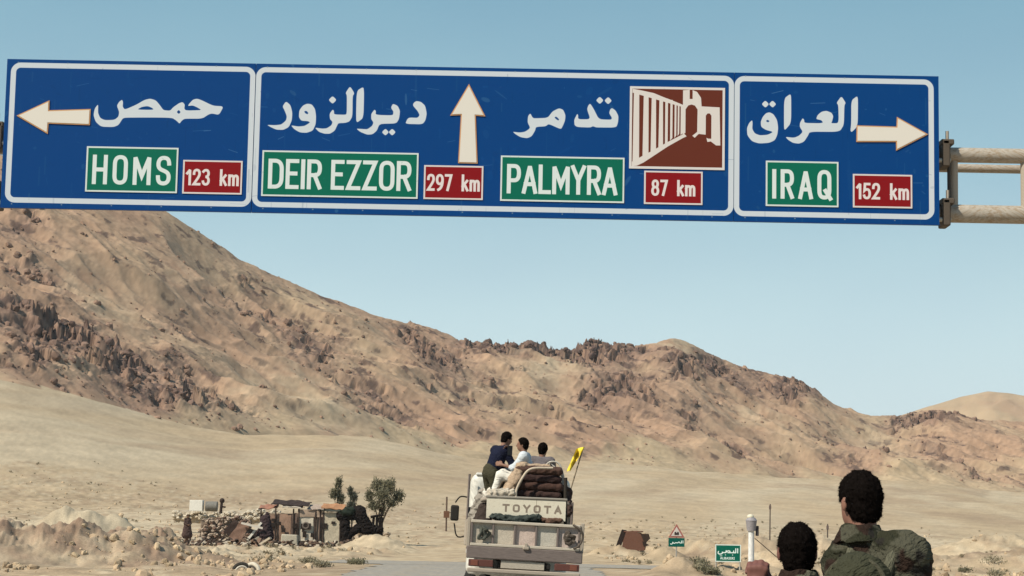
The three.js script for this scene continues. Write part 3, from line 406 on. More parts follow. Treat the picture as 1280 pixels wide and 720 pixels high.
function hairGeo(cell, thick, nape) {
  return nets((x, y, z) => {
    const nz = 0.004 * n3(x * 28, y * 28, z * 28) + 0.0045 * n3(x * 85, y * 85, z * 85), d = smin(ell(x, y, z, 0, 0.032, -0.008, 0.074 + thick, 0.092 + thick, 0.094 + thick), ell(x, y, z, 0, -0.045, -0.045, 0.058 + thick * 0.5, 0.05, 0.05 + thick * 0.5), 0.03) + nz;
    const line = z > 0.02 ? lerp(-0.01, 0.075, sstep(0.02, 0.075, z)) : lerp(nape, -0.01, sstep(-0.06, 0.02, z));
    return Math.max(d, (line - y) * 0.8 + nz * 0.5);
  }, [-0.12, -0.15, -0.14], [0.12, 0.16, 0.14], cell);
}
function handGeo(cell, side, curl, spread = 1) {   // +z along the hand, +y its back, thumb towards +x * side
  const c = [], k = 0.012;
  for (let f = 0; f < 4; f++) {
    const x0 = side * (0.03 - f * 0.02), len = [0.043, 0.048, 0.045, 0.035][f]; let p = [x0, 0, 0.088 - Math.abs(f - 1) * 0.005], a = 0; c.push(cap([x0 * 0.55, 0, 0.012], p, 0.014, 0.0115));
    for (let s = 0; s < 3; s++) { a += curl * [0.9, 1.15, 0.9][s]; const l = len * [1, 0.68, 0.55][s], q = [p[0] + side * (1.2 - f) * 0.002 * spread, p[1] - Math.sin(a) * l, p[2] + Math.cos(a) * l]; c.push(cap(p, q, 0.0098 - s * 0.0009, 0.0092 - s * 0.0011)); p = q; }
  }
  const t1 = [side * 0.052, -0.012 - curl * 0.012, 0.05], t2 = [side * (0.064 - curl * 0.026), -0.018 - curl * 0.024, 0.082], t3 = [side * (0.066 - curl * 0.046), -0.02 - curl * 0.03, 0.104]; c.push(cap([side * 0.02, -0.004, 0.016], t1, 0.015, 0.0115), cap(t1, t2, 0.0112, 0.0102), cap(t2, t3, 0.0102, 0.0088), cap([0, 0, -0.04], [0, 0, 0.03], 0.023, 0.024));
  return soft(c, k, cell);
}
const STAND = { pelvis: [0, 0.95, 0], chest: [0, 1.25, 0], neck: [0, 1.47, -0.015], head: [0, 1.62, 0.02], shL: [0.175, 1.41, -0.01], shR: [-0.175, 1.41, -0.01], elL: [0.235, 1.13, -0.04], elR: [-0.235, 1.13, -0.04], wrL: [0.24, 0.9, 0.06], wrR: [-0.24, 0.9, 0.06], hipL: [0.095, 0.93, 0], hipR: [-0.095, 0.93, 0], knL: [0.11, 0.51, 0.025], knR: [-0.11, 0.51, 0.025], anL: [0.115, 0.1, -0.02], anR: [-0.115, 0.1, -0.02], toL: [0.15, 0.045, 0.16], toR: [-0.15, 0.045, 0.16] };
function aim(dir, up) { const z = V(...dir).normalize(), x = V(...up).cross(z).normalize(), y = z.clone().cross(x); return new THREE.Matrix4().makeBasis(x, y, z); }
function person(o) {
  const J = { ...STAND, ...o.J }, near = o.near, g = thing('person', o.label, 'person', o.pos, o.ry ?? 0, o.group), cell = near ? 0.014 : 0.018, m = o.mats;
  const sub = (a, b) => [a[0] - b[0], a[1] - b[1], a[2] - b[2]];
  const arms = (d, to = 1) => ['L', 'R'].flatMap((s) => { const e = J['el' + s], w = J['wr' + s], q = [0, 1, 2].map((k) => lerp(e[k], w[k], to)); return [cap(J['sh' + s], e, 0.06 + d, 0.048 + d), cap(e, q, 0.048 + d, 0.036 + d)]; });
  const trunk = (d) => [cap(J.pelvis, J.chest, 0.118 + d, 0.125 + d), cap(J.chest, [J.neck[0], J.neck[1] - 0.07, J.neck[2]], 0.125 + d, 0.07 + d), cap(J.shL, J.shR, 0.062 + d), cap(J.chest, J.shL, 0.10 + d, 0.062 + d), cap(J.chest, J.shR, 0.10 + d, 0.062 + d), ...['shL', 'shR'].map((k) => cap([J.neck[0], J.neck[1] - 0.045, J.neck[2]], [0, 1, 2].map((i) => lerp(J.neck[i], J[k][i], 0.75)), 0.045 + d, 0.055 + d))];
  const legs = (d, to = 1) => ['L', 'R'].flatMap((s) => { const k = J['kn' + s], a = J['an' + s], q = [0, 1, 2].map((i) => lerp(k[i], a[i], to)); return [cap(J['hip' + s], k, 0.085 + d, 0.06 + d), cap(k, q, 0.06 + d, 0.045 + d)]; });
  const geos = [soft([...trunk(-0.02), ...arms(-0.012), ...legs(-0.015), cap(J.neck, J.head, 0.05, 0.05), ...['L', 'R'].map((s) => cap(J['an' + s], J['to' + s], 0.035, 0.03))], 0.04, cell)];
  const hm = aim([Math.sin(o.headYaw ?? 0) * Math.cos(o.headPitch ?? 0), Math.sin(o.headPitch ?? 0), Math.cos(o.headYaw ?? 0) * Math.cos(o.headPitch ?? 0)], [0, 1, 0]).scale(V(1, 1, 1).multiplyScalar(o.headScale ?? 1)).setPosition(...J.head);
  geos.push((near ? headFine : headCoarse).clone().applyMatrix4(hm));
  for (const [s, sg] of [['L', 1], ['R', -1]]) { const h = o['hand' + s] ?? {}, d = h.dir ?? sub(J['wr' + s], J['el' + s]), up = h.up ?? [sg, 0.2, 0.1], hg = handGeo(near ? 0.0055 : 0.008, h.side ?? -sg, h.curl ?? 0.4).applyMatrix4(aim(d, up).setPosition(...J['wr' + s])); geos.push(hg); }
  part(g, 'body', geos, m.skin);
  const hg = hairGeo(near ? 0.006 : 0.012, o.hairThick ?? 0.014, o.nape ?? -0.085);
  if (near) {   // short tufts standing off the head
    const r = rng(o.nape ? 3 : 4), p = hg.attributes.position, nn = hg.attributes.normal, t = [];
    for (let i = 0; i < 7000; i++) { const k = Math.floor(r() * p.count), a = V(p.getX(k), p.getY(k), p.getZ(k)), n = V(nn.getX(k), nn.getY(k), nn.getZ(k)), w = V(r() - 0.5, r() - 0.5, r() - 0.5).cross(n).normalize().multiplyScalar(0.0011), e = n.multiplyScalar(0.25).add(V(r() - 0.5, r() - 0.85, r() - 0.5)).normalize().multiplyScalar(0.004 + 0.008 * r()).add(a); a.addScaledVector(V(nn.getX(k), nn.getY(k), nn.getZ(k)), -0.001); t.push(a.x - w.x, a.y - w.y, a.z - w.z, a.x + w.x, a.y + w.y, a.z + w.z, e.x, e.y, e.z); }
    const tg = new THREE.BufferGeometry(); tg.setAttribute('position', new THREE.Float32BufferAttribute(t, 3)); tg.computeVertexNormals(); part(g, 'hair', merge([hg, tg]).applyMatrix4(hm), m.hair);
  } else part(g, 'hair', hg.applyMatrix4(hm), m.hair);
  const paint = (geo, f) => { if (!f) return geo; const p = geo.attributes.position, c = new Float32Array(p.count * 3); for (let i = 0; i < p.count; i++) { const q = f(p.getX(i), p.getY(i), p.getZ(i)); c.set(q, i * 3); } geo.setAttribute('color', new THREE.BufferAttribute(c, 3)); return geo; };
  const top = part(g, o.topName ?? 'shirt', paint(soft([...trunk(0.012), ...arms(0.012, o.sleeve ?? 0.97)], 0.05, cell, near ? 0.009 : 0.006, near ? 13 : 16), o.camo), m.top);
  if (o.collar) part(top, 'collar', paint(nets((x, y, z) => { const X = x - J.neck[0], Z = z - J.neck[2] - 0.005, r = Math.hypot(X, Z * 0.92), Y = y - J.neck[1] - (Z < 0 ? 0.012 : -0.012); return Math.max(Math.abs(r - 0.078 + Y * 0.5 + 0.006 * n3(x * 14, y * 9, z * 14)) - 0.011, Math.abs(Y + 0.008 * n3(x * 12, 3, z * 12)) - 0.036) * 0.7; }, [J.neck[0] - 0.13, J.neck[1] - 0.09, J.neck[2] - 0.13], [J.neck[0] + 0.13, J.neck[1] + 0.09, J.neck[2] + 0.13], 0.006), o.camo), m.top);
  part(g, 'trousers', paint(soft([cap(J.pelvis, [J.pelvis[0], J.pelvis[1] + 0.05, J.pelvis[2]], 0.135), ...legs(0.014, 0.96)], 0.05, cell, 0.006), o.camoLegs), m.legs);
  for (const s of ['L', 'R']) part(g, 'shoe', soft([cap(J['an' + s], J['to' + s], 0.048, 0.04), cap(J['an' + s], [0, 1, 2].map((k) => lerp(J['an' + s][k], J['kn' + s][k], 0.18)), 0.05, 0.055)], 0.03, 0.014), m.shoe);
  return g;
}
const skinM = mat(0.21, 0.10, 0.068, 0.6), hairM = mat(0.006, 0.0045, 0.004, 0.9, { side: THREE.DoubleSide, specularIntensity: 0.02 }), shoeM = mat(0.04, 0.035, 0.03, 0.7), clothM = (r, g, b) => mat(r, g, b, 0.95, { bumpMap: clothBump, bumpScale: 0.012 });
const camoM = mat(1, 1, 1, 0.95, { vertexColors: true, bumpMap: clothBump, bumpScale: 0.012 });
const camo = (seed, tan = 0.06) => (x, y, z) => { const a = n3(x * 8 + seed, y * 9, z * 8), b = n3(x * 7, y * 8 + seed, z * 7), c = n3(x * 11, y * 12, z * 11 + seed); return c > 0.5 ? [0.02, 0.018, 0.015] : a > 0.22 ? [0.026, 0.016, 0.012] : b > 0.15 ? [0.026, 0.026, 0.016] : [tan, tan * 0.95, tan * 0.66]; };
const SD1 = 7.8, SD2 = 8.2;
{
  const h1 = at(1072, 628, SD1), yaw = Math.PI - 0.55;
  const s1 = person({ label: 'standing person in camouflage jacket with thick black hair, backpack on the back', pos: [h1.x + 0.07, 0, -SD1], ry: yaw, near: true, headYaw: 0.92, headScale: 0.93, hairThick: 0.010, topName: 'jacket', collar: true, camo: camo(3), camoLegs: camo(8),
    mats: { skin: skinM, hair: hairM, top: camoM, legs: camoM, shoe: shoeM },
    J: { head: [0.07, h1.y, 0.01], neck: [0.055, h1.y - 0.128, -0.005], chest: [0, h1.y - 0.37, -0.01], shL: [0.12, h1.y - 0.235, 0.0], shR: [-0.13, h1.y - 0.2, -0.01], elL: [0.15, h1.y - 0.52, 0.06], elR: [-0.18, h1.y - 0.5, -0.03], wrL: [0.15, h1.y - 0.56, 0.24], wrR: [-0.24, h1.y - 0.74, 0.1], pelvis: [0, h1.y - 0.72, 0] } });
  // backpack: rounded olive bag with straps, worn on the back
  const bp = thing('backpack', 'rounded olive backpack worn over a camouflage jacket', 'backpack', [h1.x + 0.095, 0, -SD1], yaw), y = h1.y;
  const bag = part(bp, 'bag', soft([cap([0.02, y - 0.275, -0.19], [0.02, y - 0.55, -0.2], 0.09, 0.12), cap([-0.02, y - 0.32, -0.18], [-0.03, y - 0.56, -0.2], 0.09), cap([0.06, y - 0.32, -0.18], [0.07, y - 0.56, -0.2], 0.09)], 0.06, 0.01, 0.006, 14), clothM(0.04, 0.04, 0.025));
  part(bag, 'pocket', soft([cap([-0.02, y - 0.5, -0.29], [0.06, y - 0.5, -0.29], 0.055), cap([-0.02, y - 0.56, -0.29], [0.06, y - 0.56, -0.29], 0.055)], 0.03, 0.01, 0.003), clothM(0.042, 0.043, 0.026));
  const piping = []; for (let i = 0; i <= 14; i++) { const a = Math.PI * i / 14; piping.push([0.02 + Math.cos(a) * 0.125, y - 0.33 + Math.sin(a) * 0.125, -0.235 + 0.01 * Math.sin(a)]); }
  part(bag, 'piping', tube(piping, 0.009, 40), clothM(0.12, 0.112, 0.075));
  for (const s of [-1, 1]) part(bp, 'shoulder_strap', tube([[0.02 + s * 0.07, y - 0.34, -0.14], [0.01 + s * 0.08, y - 0.23, -0.115], [s * 0.085, y - 0.16, -0.07], [s * 0.09, y - 0.138, 0.0], [s * 0.1, y - 0.19, 0.085], [s * 0.13, y - 0.38, 0.145], [s * 0.14, y - 0.56, 0.06], [s * 0.13, y - 0.6, -0.12]], 0.022, 48), clothM(0.12, 0.115, 0.08));
  const h2 = at(997, 691, SD2), f2 = at(949, 719, SD2 - 0.1);
  const lx = -(f2.x - h2.x), q = h2.y;
  person({ label: 'shorter person with cropped black hair and one fist raised beside the shoulder', pos: [h2.x, 0, -SD2], ry: Math.PI, near: true, headScale: 0.93, hairThick: 0.008, nape: -0.1, topName: 'jacket', collar: true, camo: camo(14, 0.09), camoLegs: camo(19),
    mats: { skin: mat(0.15, 0.062, 0.048, 0.65), hair: hairM, top: camoM, legs: camoM, shoe: shoeM }, handL: { dir: [-0.15, 0.95, -0.1], up: [0.1, 0.2, -1], curl: 1.35, side: -1 },
    J: { head: [0, q, 0.02], neck: [0, q - 0.115, -0.015], chest: [0, q - 0.37, 0], shL: [0.155, q - 0.235, -0.01], shR: [-0.155, q - 0.235, -0.01], elL: [0.27, q - 0.42, -0.02], elR: [-0.23, q - 0.48, -0.03], wrL: [lx + 0.02, f2.y - 0.055, -0.1], wrR: [-0.22, q - 0.7, 0.08], pelvis: [0, q - 0.66, 0], hipL: [0.09, q - 0.68, 0], hipR: [-0.09, q - 0.68, 0], knL: [0.1, 0.47, 0.03], knR: [-0.1, 0.47, 0.03] } });
}
// ---------------------------------------------------------------- loaded truck
const TD = 35, tp = at(652.5, 680, TD), truckM = new THREE.Matrix4().makeRotationFromEuler(new THREE.Euler(0, 0.03, -0.036, 'YXZ')).setPosition(tp.x, 0.0, -TD), truckI = truckM.clone().invert(), truckQ = new THREE.Quaternion().setFromRotationMatrix(truckM);
const LT = (px, py, zl) => at(px, py, TD - zl).applyMatrix4(truckI), TW = (x, y, z) => V(x, y, z).applyMatrix4(truckM);
const onTruck = (g, x, y, z, yaw = 0) => { g.position.copy(TW(x, y, z)); g.quaternion.copy(truckQ).multiply(new THREE.Quaternion().setFromAxisAngle(V(0, 1, 0), yaw)); return g; };
{
  const tr = thing('truck', 'pale loaded flatbed truck seen from behind with ribbed tailgate', 'truck', [tp.x, 0, -TD], 0.03);
  const lean = new THREE.Matrix4().makeRotationZ(-0.036), P = (parent, name, geo, m) => part(parent, name, (Array.isArray(geo) ? merge(geo) : geo).applyMatrix4(lean), m);
  const cream = worn(0.55, 0.49, 0.41, 0.8), dirty = worn(0.40, 0.345, 0.285, 0.85), greyM = worn(0.195, 0.16, 0.148, 0.85), black = worn(0.03, 0.028, 0.026, 0.8), white = worn(0.70, 0.68, 0.62, 0.5), red = worn(0.12, 0.045, 0.036, 0.5);
  const tg = P(tr, 'tailgate', [rbox(1.86, 0.05, 0.07, 0, 1.735, 0, 0.012), rbox(1.86, 0.05, 0.06, 0, 1.345, 0, 0.012)], cream);
  for (let i = 0; i < 5; i++) { const x = -0.73 + i * 0.365; P(tg, 'panel', rough(new THREE.BoxGeometry(0.335, 0.335, 0.012, 8, 8, 1).translate(x, 1.54, -0.035), 0.004, 6, i), worn(0.52 + 0.03 * (i % 3), 0.465 + 0.02 * (i % 2), 0.39 + 0.01 * i, 0.75)); }
  for (let i = 0; i < 6; i++) P(tg, 'rib', rbox(0.034, 0.34, 0.05, -0.913 + i * 0.365, 1.54, -0.005, 0.008), greyM);
  P(tg, 'latch', [rbox(0.11, 0.06, 0.06, 0.02, 1.325, 0.04, 0.02), rbox(0.05, 0.1, 0.03, 0.02, 1.36, 0.05, 0.01)], dirty);
  const rag = (x, y, seed) => rough(new THREE.TorusKnotGeometry(0.06, 0.028, 48, 8, 2, 3).scale(1, 1.1, 0.45).translate(x, y, 0.045), 0.03, 9, seed);
  P(tg, 'rope_tangle', rag(-0.71, 1.54, 2), worn(0.09, 0.095, 0.08, 0.95)); P(tg, 'rope_tangle', [rag(0.74, 1.53, 5), tube([[0.8, 1.76, 0.03], [0.93, 1.68, 0.07], [0.97, 1.55, 0.05], [0.9, 1.40, 0.07], [0.82, 1.36, 0.05]], 0.018, 20)], worn(0.11, 0.09, 0.075, 0.95));
  for (const s of [-1, 1]) { P(tr, 'corner_post', rbox(0.06, 0.5, 0.08, s * 0.965, 1.54, -0.03, 0.012), dirty); const sb = P(tr, 'side_board', rbox(0.03, 0.42, 3.2, s * 0.965, 1.54, -1.68, 0.008), cream); for (let i = 0; i < 6; i++) P(sb, 'rib', rbox(0.05, 0.44, 0.05, s * 0.985, 1.54, -0.4 - i * 0.55, 0.008), dirty); }
  P(tr, 'bed_floor', box(1.92, 0.08, 3.3, 0, 1.28, -1.68), greyM); P(tr, 'headboard', [rbox(1.9, 0.7, 0.05, 0, 1.66, -3.34, 0.01), rod([-0.97, 1.3, -3.3], [-0.97, 2.62, -3.3], 0.022), rod([0.97, 1.3, -3.3], [0.97, 2.2, -3.3], 0.022)], greyM);
  P(tr, 'rear_sill', rbox(1.97, 0.21, 0.1, 0, 1.215, -0.02, 0.02), greyM);
  for (const s of [-1, 1]) { const l = P(tr, 'tail_light', rbox(0.42, 0.12, 0.07, s * 0.73, 1.035, -0.01, 0.015), red); P(l, 'lens', rbox(0.12, 0.09, 0.012, s * 0.84, 1.035, 0.03, 0.005), worn(0.2, 0.07, 0.045, 0.4)); P(tr, 'mud_flap', box(0.46, 0.42, 0.015, s * 0.7, 0.58, -0.42), black); }
  P(tr, 'number_plate_bar', rbox(0.74, 0.13, 0.05, -0.02, 1.03, -0.03, 0.01), worn(0.46, 0.41, 0.34, 0.7)); P(tr, 'bracket', rbox(0.06, 0.08, 0.06, 0.42, 1.03, 0.0, 0.01), black);
  P(tr, 'rear_bumper', rbox(1.92, 0.07, 0.09, 0, 0.915, 0, 0.02), dirty); P(tr, 'underrun_bar', rbox(1.9, 0.1, 0.08, 0, 0.62, -0.1, 0.02), greyM);
  P(tr, 'chassis', [box(0.09, 0.2, 4.9, -0.4, 0.98, -2.5), box(0.09, 0.2, 4.9, 0.4, 0.98, -2.5), box(0.9, 0.12, 0.1, 0, 0.98, -0.3), box(0.9, 0.12, 0.1, 0, 0.98, -2.4)], black);
  const cab = P(tr, 'cab', rbox(1.86, 1.92, 1.62, 0, 1.69, -4.25, 0.16, 5), white); P(cab, 'rear_window', rbox(1.3, 0.5, 0.02, 0, 2.2, -3.435, 0.06, 3), new THREE.MeshPhysicalMaterial({ color: 0x1a1f22, roughness: 0.1 })); P(cab, 'roof_lip', rbox(1.7, 0.06, 0.1, 0, 2.63, -3.5, 0.03), white);
  for (const s of [-1, 1]) { P(cab, 'door', rbox(0.02, 1.2, 0.95, s * 0.935, 1.75, -4.35, 0.01), white); if (s < 0) { P(tr, 'mirror_arm', tube([[s * 0.84, 2.18, -4.8], [s * 1.1, 2.22, -4.78], [s * 1.2, 2.1, -4.75]], 0.014, 12), black); P(tr, 'mirror_arm', tube([[s * 0.84, 1.52, -4.8], [s * 1.12, 1.45, -4.78], [s * 1.2, 1.7, -4.75]], 0.014, 12), black); P(tr, 'mirror', rbox(0.16, 0.3, 0.08, s * 1.2, 1.9, -4.74, 0.06, 3), black); } P(tr, 'head_lamp', rbox(0.3, 0.2, 0.04, s * 0.68, 1.05, -5.07, 0.03), white); }
  P(tr, 'windscreen', rbox(1.6, 0.72, 0.03, 0, 2.1, -5.06, 0.06), new THREE.MeshPhysicalMaterial({ color: 0x1a1f22, roughness: 0.1 })); P(tr, 'front_bumper', rbox(1.86, 0.26, 0.2, 0, 0.72, -5.05, 0.05), greyM);
  const tyre = new THREE.LatheGeometry([[0.22, -0.1], [0.36, -0.115], [0.405, -0.09], [0.42, 0], [0.405, 0.09], [0.36, 0.115], [0.22, 0.1]].map(([a, b]) => new THREE.Vector2(a, b)), 32).rotateZ(Math.PI / 2), rim = new THREE.LatheGeometry([[0.02, 0.03], [0.1, 0.05], [0.14, 0.0], [0.225, 0.02], [0.23, 0.1], [0.215, -0.1]].map(([a, b]) => new THREE.Vector2(a, b)), 24).rotateZ(-Math.PI / 2);
  for (const [x, z] of [[-0.86, -1.0], [-0.6, -1.0], [0.6, -1.0], [0.86, -1.0], [-0.8, -4.2], [0.8, -4.2]]) { const w = part(tr, 'wheel', tyre.clone().translate(x, 0.44, z), black); part(w, 'rim', (x < 0 ? rim.clone().rotateY(Math.PI) : rim.clone()).translate(x, 0.44, z), dirty); }
  part(tr, 'rear_axle', rod([-0.85, 0.44, -1], [0.85, 0.44, -1], 0.07), black);
}
// the load, thing by thing
function loadThing(name, label, cat, geos, m) { const g = thing(name, label, cat); onTruck(g, 0, 0, 0); return g; }
{
  const put = (name, label, cat, geo, m) => { const g = Array.isArray(geo) ? merge(geo) : geo; const o = solo(name, g, m, label, cat); return onTruck(o, 0, 0, 0); };
  put('tarpaulin_bundle', 'dark green tarpaulin bundle sagging behind the truck tailgate', 'bundle', soft([cap([-0.55, 1.5, -0.75], [0.3, 1.46, -0.65], 0.24), cap([0.1, 1.62, -0.5], [0.5, 1.58, -0.5], 0.2), cap([0.5, 1.5, -1.2], [-0.4, 1.5, -1.6], 0.26), cap([-0.5, 1.55, -0.42], [0.25, 1.62, -0.42], 0.16)], 0.12, 0.03, 0.025, 7), worn(0.035, 0.055, 0.045, 0.8));
  put('dark_sack', 'dark brown sack at the left of the load', 'sack', soft([cap([-0.72, 1.72, -1.15], [-0.7, 1.95, -1.2], 0.17, 0.12), cap([-0.62, 1.55, -1.3], [-0.8, 1.55, -1.3], 0.2)], 0.1, 0.025, 0.02, 9), worn(0.055, 0.042, 0.036, 0.95)).userData.label = 'lumpy dark brown sack beside the standing person on the truck';
  put('cargo_crate', 'grey wooden crate under the rolled mattresses', 'crate', [rough(new RoundedBoxGeometry(1.35, 0.85, 1.5, 3, 0.06).translate(0.12, 1.745, -1.5), 0.02, 3)], worn(0.22, 0.19, 0.16, 0.9));
  // white pickup tailgate lashed upright at the rear of the load
  const a = LT(609, 621, -0.22), b = LT(707, 645, -0.22), w = b.x - a.x, h = a.y - LT(660, 649, -0.22).y, cx = (a.x + b.x) / 2, cy = a.y - h / 2 - 0.01;
  const board = thing('pickup_tailgate', 'white pickup tailgate with dark lettering lashed across the load', 'tailgate'); onTruck(board, cx, cy - h / 2, -0.24, 0); board.rotateZ(0.012);
  const t = canvasTex(1024, Math.round(1024 * h / w), (x, W, H) => { x.fillStyle = '#cfc6b2'; x.fillRect(0, 0, W, H); scuff(x, W, H, 4, 160, ['#a89a80', '#e0d8c6', '#8d7d66', '#b5a78e']); x.strokeStyle = '#3c2a20'; x.globalAlpha = 0.55; lettering(x, 'TOYOTA', W * 0.2, W * 0.95, H * 0.26, H * 0.66, 26, 0.62); x.globalAlpha = 0.5; x.fillStyle = '#5d4a3a'; x.fillRect(W * 0.625, 0, 7, H); x.globalAlpha = 1; scuff(x, W, H, 9, 200, ['#c9bfaa', '#b3a68e', '#5a4534', '#8a7660']); scuff(x, W, H, 19, 160, ['#cfc6b2', '#b9ab90']); scuff(x, W, H, 29, 60, ['#4a382a', '#6a553f']); }); t.wrapS = t.wrapT = THREE.ClampToEdgeWrapping;
  const side = worn(0.55, 0.52, 0.46, 0.6), face = new THREE.MeshStandardMaterial({ map: t, roughness: 0.55 });
  const bm = shade(new THREE.Mesh(new THREE.BoxGeometry(w, h, 0.05).translate(0, h / 2, 0), [side, side, side, side, face, side])); bm.name = 'board'; board.add(bm);
  part(board, 'top_rail', rbox(w + 0.05, 0.04, 0.08, 0, h + 0.025, 0, 0.015), worn(0.30, 0.27, 0.23, 0.7)); part(board, 'lower_trim', soft([cap([-w * 0.42, 0.04, 0.04], [-w * 0.1, -0.02, 0.05], 0.05, 0.07), cap([-w * 0.1, -0.02, 0.05], [w * 0.16, 0.05, 0.05], 0.075, 0.055)], 0.04, 0.015, 0.018, 9), worn(0.05, 0.06, 0.055, 0.8)); part(board, 'lower_trim', soft([cap([w * 0.2, 0.03, 0.04], [w * 0.3, -0.03, 0.05], 0.04, 0.06), cap([w * 0.3, -0.03, 0.05], [w * 0.44, 0.02, 0.04], 0.06, 0.04)], 0.04, 0.015, 0.016, 9), worn(0.12, 0.07, 0.05, 0.8));
  const st = LT(709, 650, -0.4), sp = LT(707, 597, -0.4); solo('load_stake', rod([st.x, 1.3, -0.4], [sp.x, sp.y, -0.4], 0.032), worn(0.045, 0.038, 0.032, 0.85), 'dark stake standing at the right end of the load', 'stake'); onTruck(scene.children[scene.children.length - 1], 0, 0, 0);
  // mattresses rolled and stacked
  const m0 = LT(643, 622, -0.9), m1 = LT(704, 584, -0.9), mw = m1.x - m0.x, mh = (m1.y - m0.y) / 4.1;
  for (let i = 0; i < 4; i++) { const g = soft([cap([m0.x + 0.06, 0, -0.75], [m1.x - 0.08, 0.0, -0.75], mh * 0.56), cap([m0.x + 0.06, 0, -1.25], [m1.x - 0.08, 0, -1.25], mh * 0.56), cap([m0.x + 0.06, 0, -1.0], [m1.x - 0.08, 0, -1.0], mh * 0.6)], 0.09, 0.02, 0.012, 6 + i); const o = solo('folded_mattress', g.translate((i % 2) * 0.03 - i * 0.01, m0.y + mh * (i + 0.5), 0), worn([0.06, 0.075, 0.05, 0.085][i], [0.036, 0.042, 0.03, 0.05][i], [0.032, 0.034, 0.028, 0.04][i], 0.9), ['lowest dark mattress of the stack on the truck load', 'second dark mattress from the bottom of the truck stack', 'third dark mattress from the bottom of the truck stack', 'topmost dark brown mattress of the stack on the truck'][i], 'mattress', 'mattresses stacked on the truck'); onTruck(o, 0, 0, 0); }
  const c0 = LT(652, 586, -0.8), c1 = LT(634, 620, -0.6);
  put('beige_blanket', 'beige blanket draped down the side of the mattress stack', 'blanket', soft([cap([c0.x + 0.45, c0.y + 0.04, -0.85], [c0.x, c0.y + 0.02, -0.8], 0.075), cap([c0.x, c0.y + 0.02, -0.8], [c1.x + 0.12, c1.y + 0.28, -0.7], 0.09, 0.1), cap([c1.x + 0.12, c1.y + 0.28, -0.7], [c1.x, c1.y, -0.66], 0.1, 0.11), cap([c1.x, c1.y, -1.1], [c0.x, c0.y - 0.05, -1.1], 0.14)], 0.1, 0.02, 0.016, 8), worn(0.42, 0.31, 0.22, 0.95));
  const l0 = LT(655, 590, -0.5), l1 = LT(645, 621, -0.5); put('lashing_strap', 'pale lashing strap curving over the edge of the mattress stack', 'strap', tube([[l0.x + 0.5, l0.y + 0.1, -0.62], [l0.x + 0.1, l0.y + 0.05, -0.56], [l0.x - 0.03, l0.y - 0.12, -0.53], [l1.x, l1.y + 0.1, -0.52], [l1.x, l1.y - 0.03, -0.5]], 0.022, 24), worn(0.55, 0.46, 0.36, 0.9));
  const k0 = LT(684, 584, -0.9), k1 = LT(703, 600, -0.9); const cf = onTruck(thing('tubular_chair_frame', 'bent metal chair frame lying on the mattresses', 'chair frame'), 0, 0, 0); for (const g of [tube([[k0.x - 0.05, k0.y, -0.85], [k0.x + 0.04, k0.y + 0.09, -0.8], [k0.x + 0.18, k0.y + 0.08, -0.8], [k1.x, k1.y + 0.1, -0.78], [k1.x + 0.03, k1.y - 0.08, -0.76]], 0.016, 24), tube([[k0.x - 0.05, k0.y - 0.02, -1.15], [k0.x + 0.06, k0.y + 0.06, -1.15], [k1.x, k1.y + 0.07, -1.1], [k1.x + 0.02, k1.y - 0.08, -1.05]], 0.016, 24), rod([k0.x + 0.05, k0.y + 0.08, -0.8], [k0.x + 0.07, k0.y + 0.06, -1.15], 0.014)]) part(cf, 'tube', g, worn(0.5, 0.46, 0.4, 0.4));
  const w0 = LT(624, 604, -1.5); put('white_sack', 'bulging white sack under the legs of the seated people', 'sack', soft([cap([w0.x - 0.08, w0.y - 0.2, -1.5], [w0.x + 0.22, w0.y + 0.12, -1.55], 0.2, 0.2), cap([w0.x, w0.y - 0.28, -1.6], [w0.x + 0.35, w0.y - 0.2, -1.6], 0.22)], 0.1, 0.02, 0.018, 8), worn(0.66, 0.62, 0.55, 0.9));
  const f0 = LT(709, 626, -1.6), f1 = LT(714, 600, -1.6), f2 = LT(729, 560, -1.6);
  const fl = thing('yellow_flag', 'small yellow flag on a thin stick at the side of the load', 'flag'); onTruck(fl, 0, 0, 0);
  part(fl, 'stick', rod(f0, f2, 0.012), worn(0.3, 0.24, 0.17, 0.8));
  { const g = new THREE.PlaneGeometry(1, 1, 14, 20), p = g.attributes.position, A = LT(731, 559, -1.6), B = LT(713, 589, -1.6), out = LT(720, 558, -1.6).sub(A), lowS = LT(705, 585, -1.6).sub(B).multiplyScalar(0.6); for (let i = 0; i < p.count; i++) { const u = p.getX(i) + 0.5, v = 0.5 - p.getY(i), q = A.clone().lerp(B, v).addScaledVector(out.clone().lerp(lowS, v), u); q.z += 0.06 * Math.sin(u * 7 + v * 5) + 0.03 * Math.sin(v * 14); q.y -= 0.05 * u * u; p.setXYZ(i, q.x, q.y, q.z); } g.computeVertexNormals(); part(fl, 'cloth', g, mat(0.72, 0.55, 0.06, 0.85, { side: THREE.DoubleSide })); }
  { const a1 = LT(604, 612, -1.9), a2 = LT(616, 604, -1.8); put('grey_bundle', 'grey cloth bundle tucked between the cab and the load', 'bundle', soft([cap([a1.x - 0.05, 1.7, -2.2], [a1.x + 0.05, a1.y - 0.1, -2.1], 0.22, 0.16), cap([a1.x + 0.2, 1.75, -2.2], [a2.x, a2.y - 0.35, -2.2], 0.24, 0.17)], 0.1, 0.025, 0.03, 7), worn(0.30, 0.27, 0.235, 0.95)); }
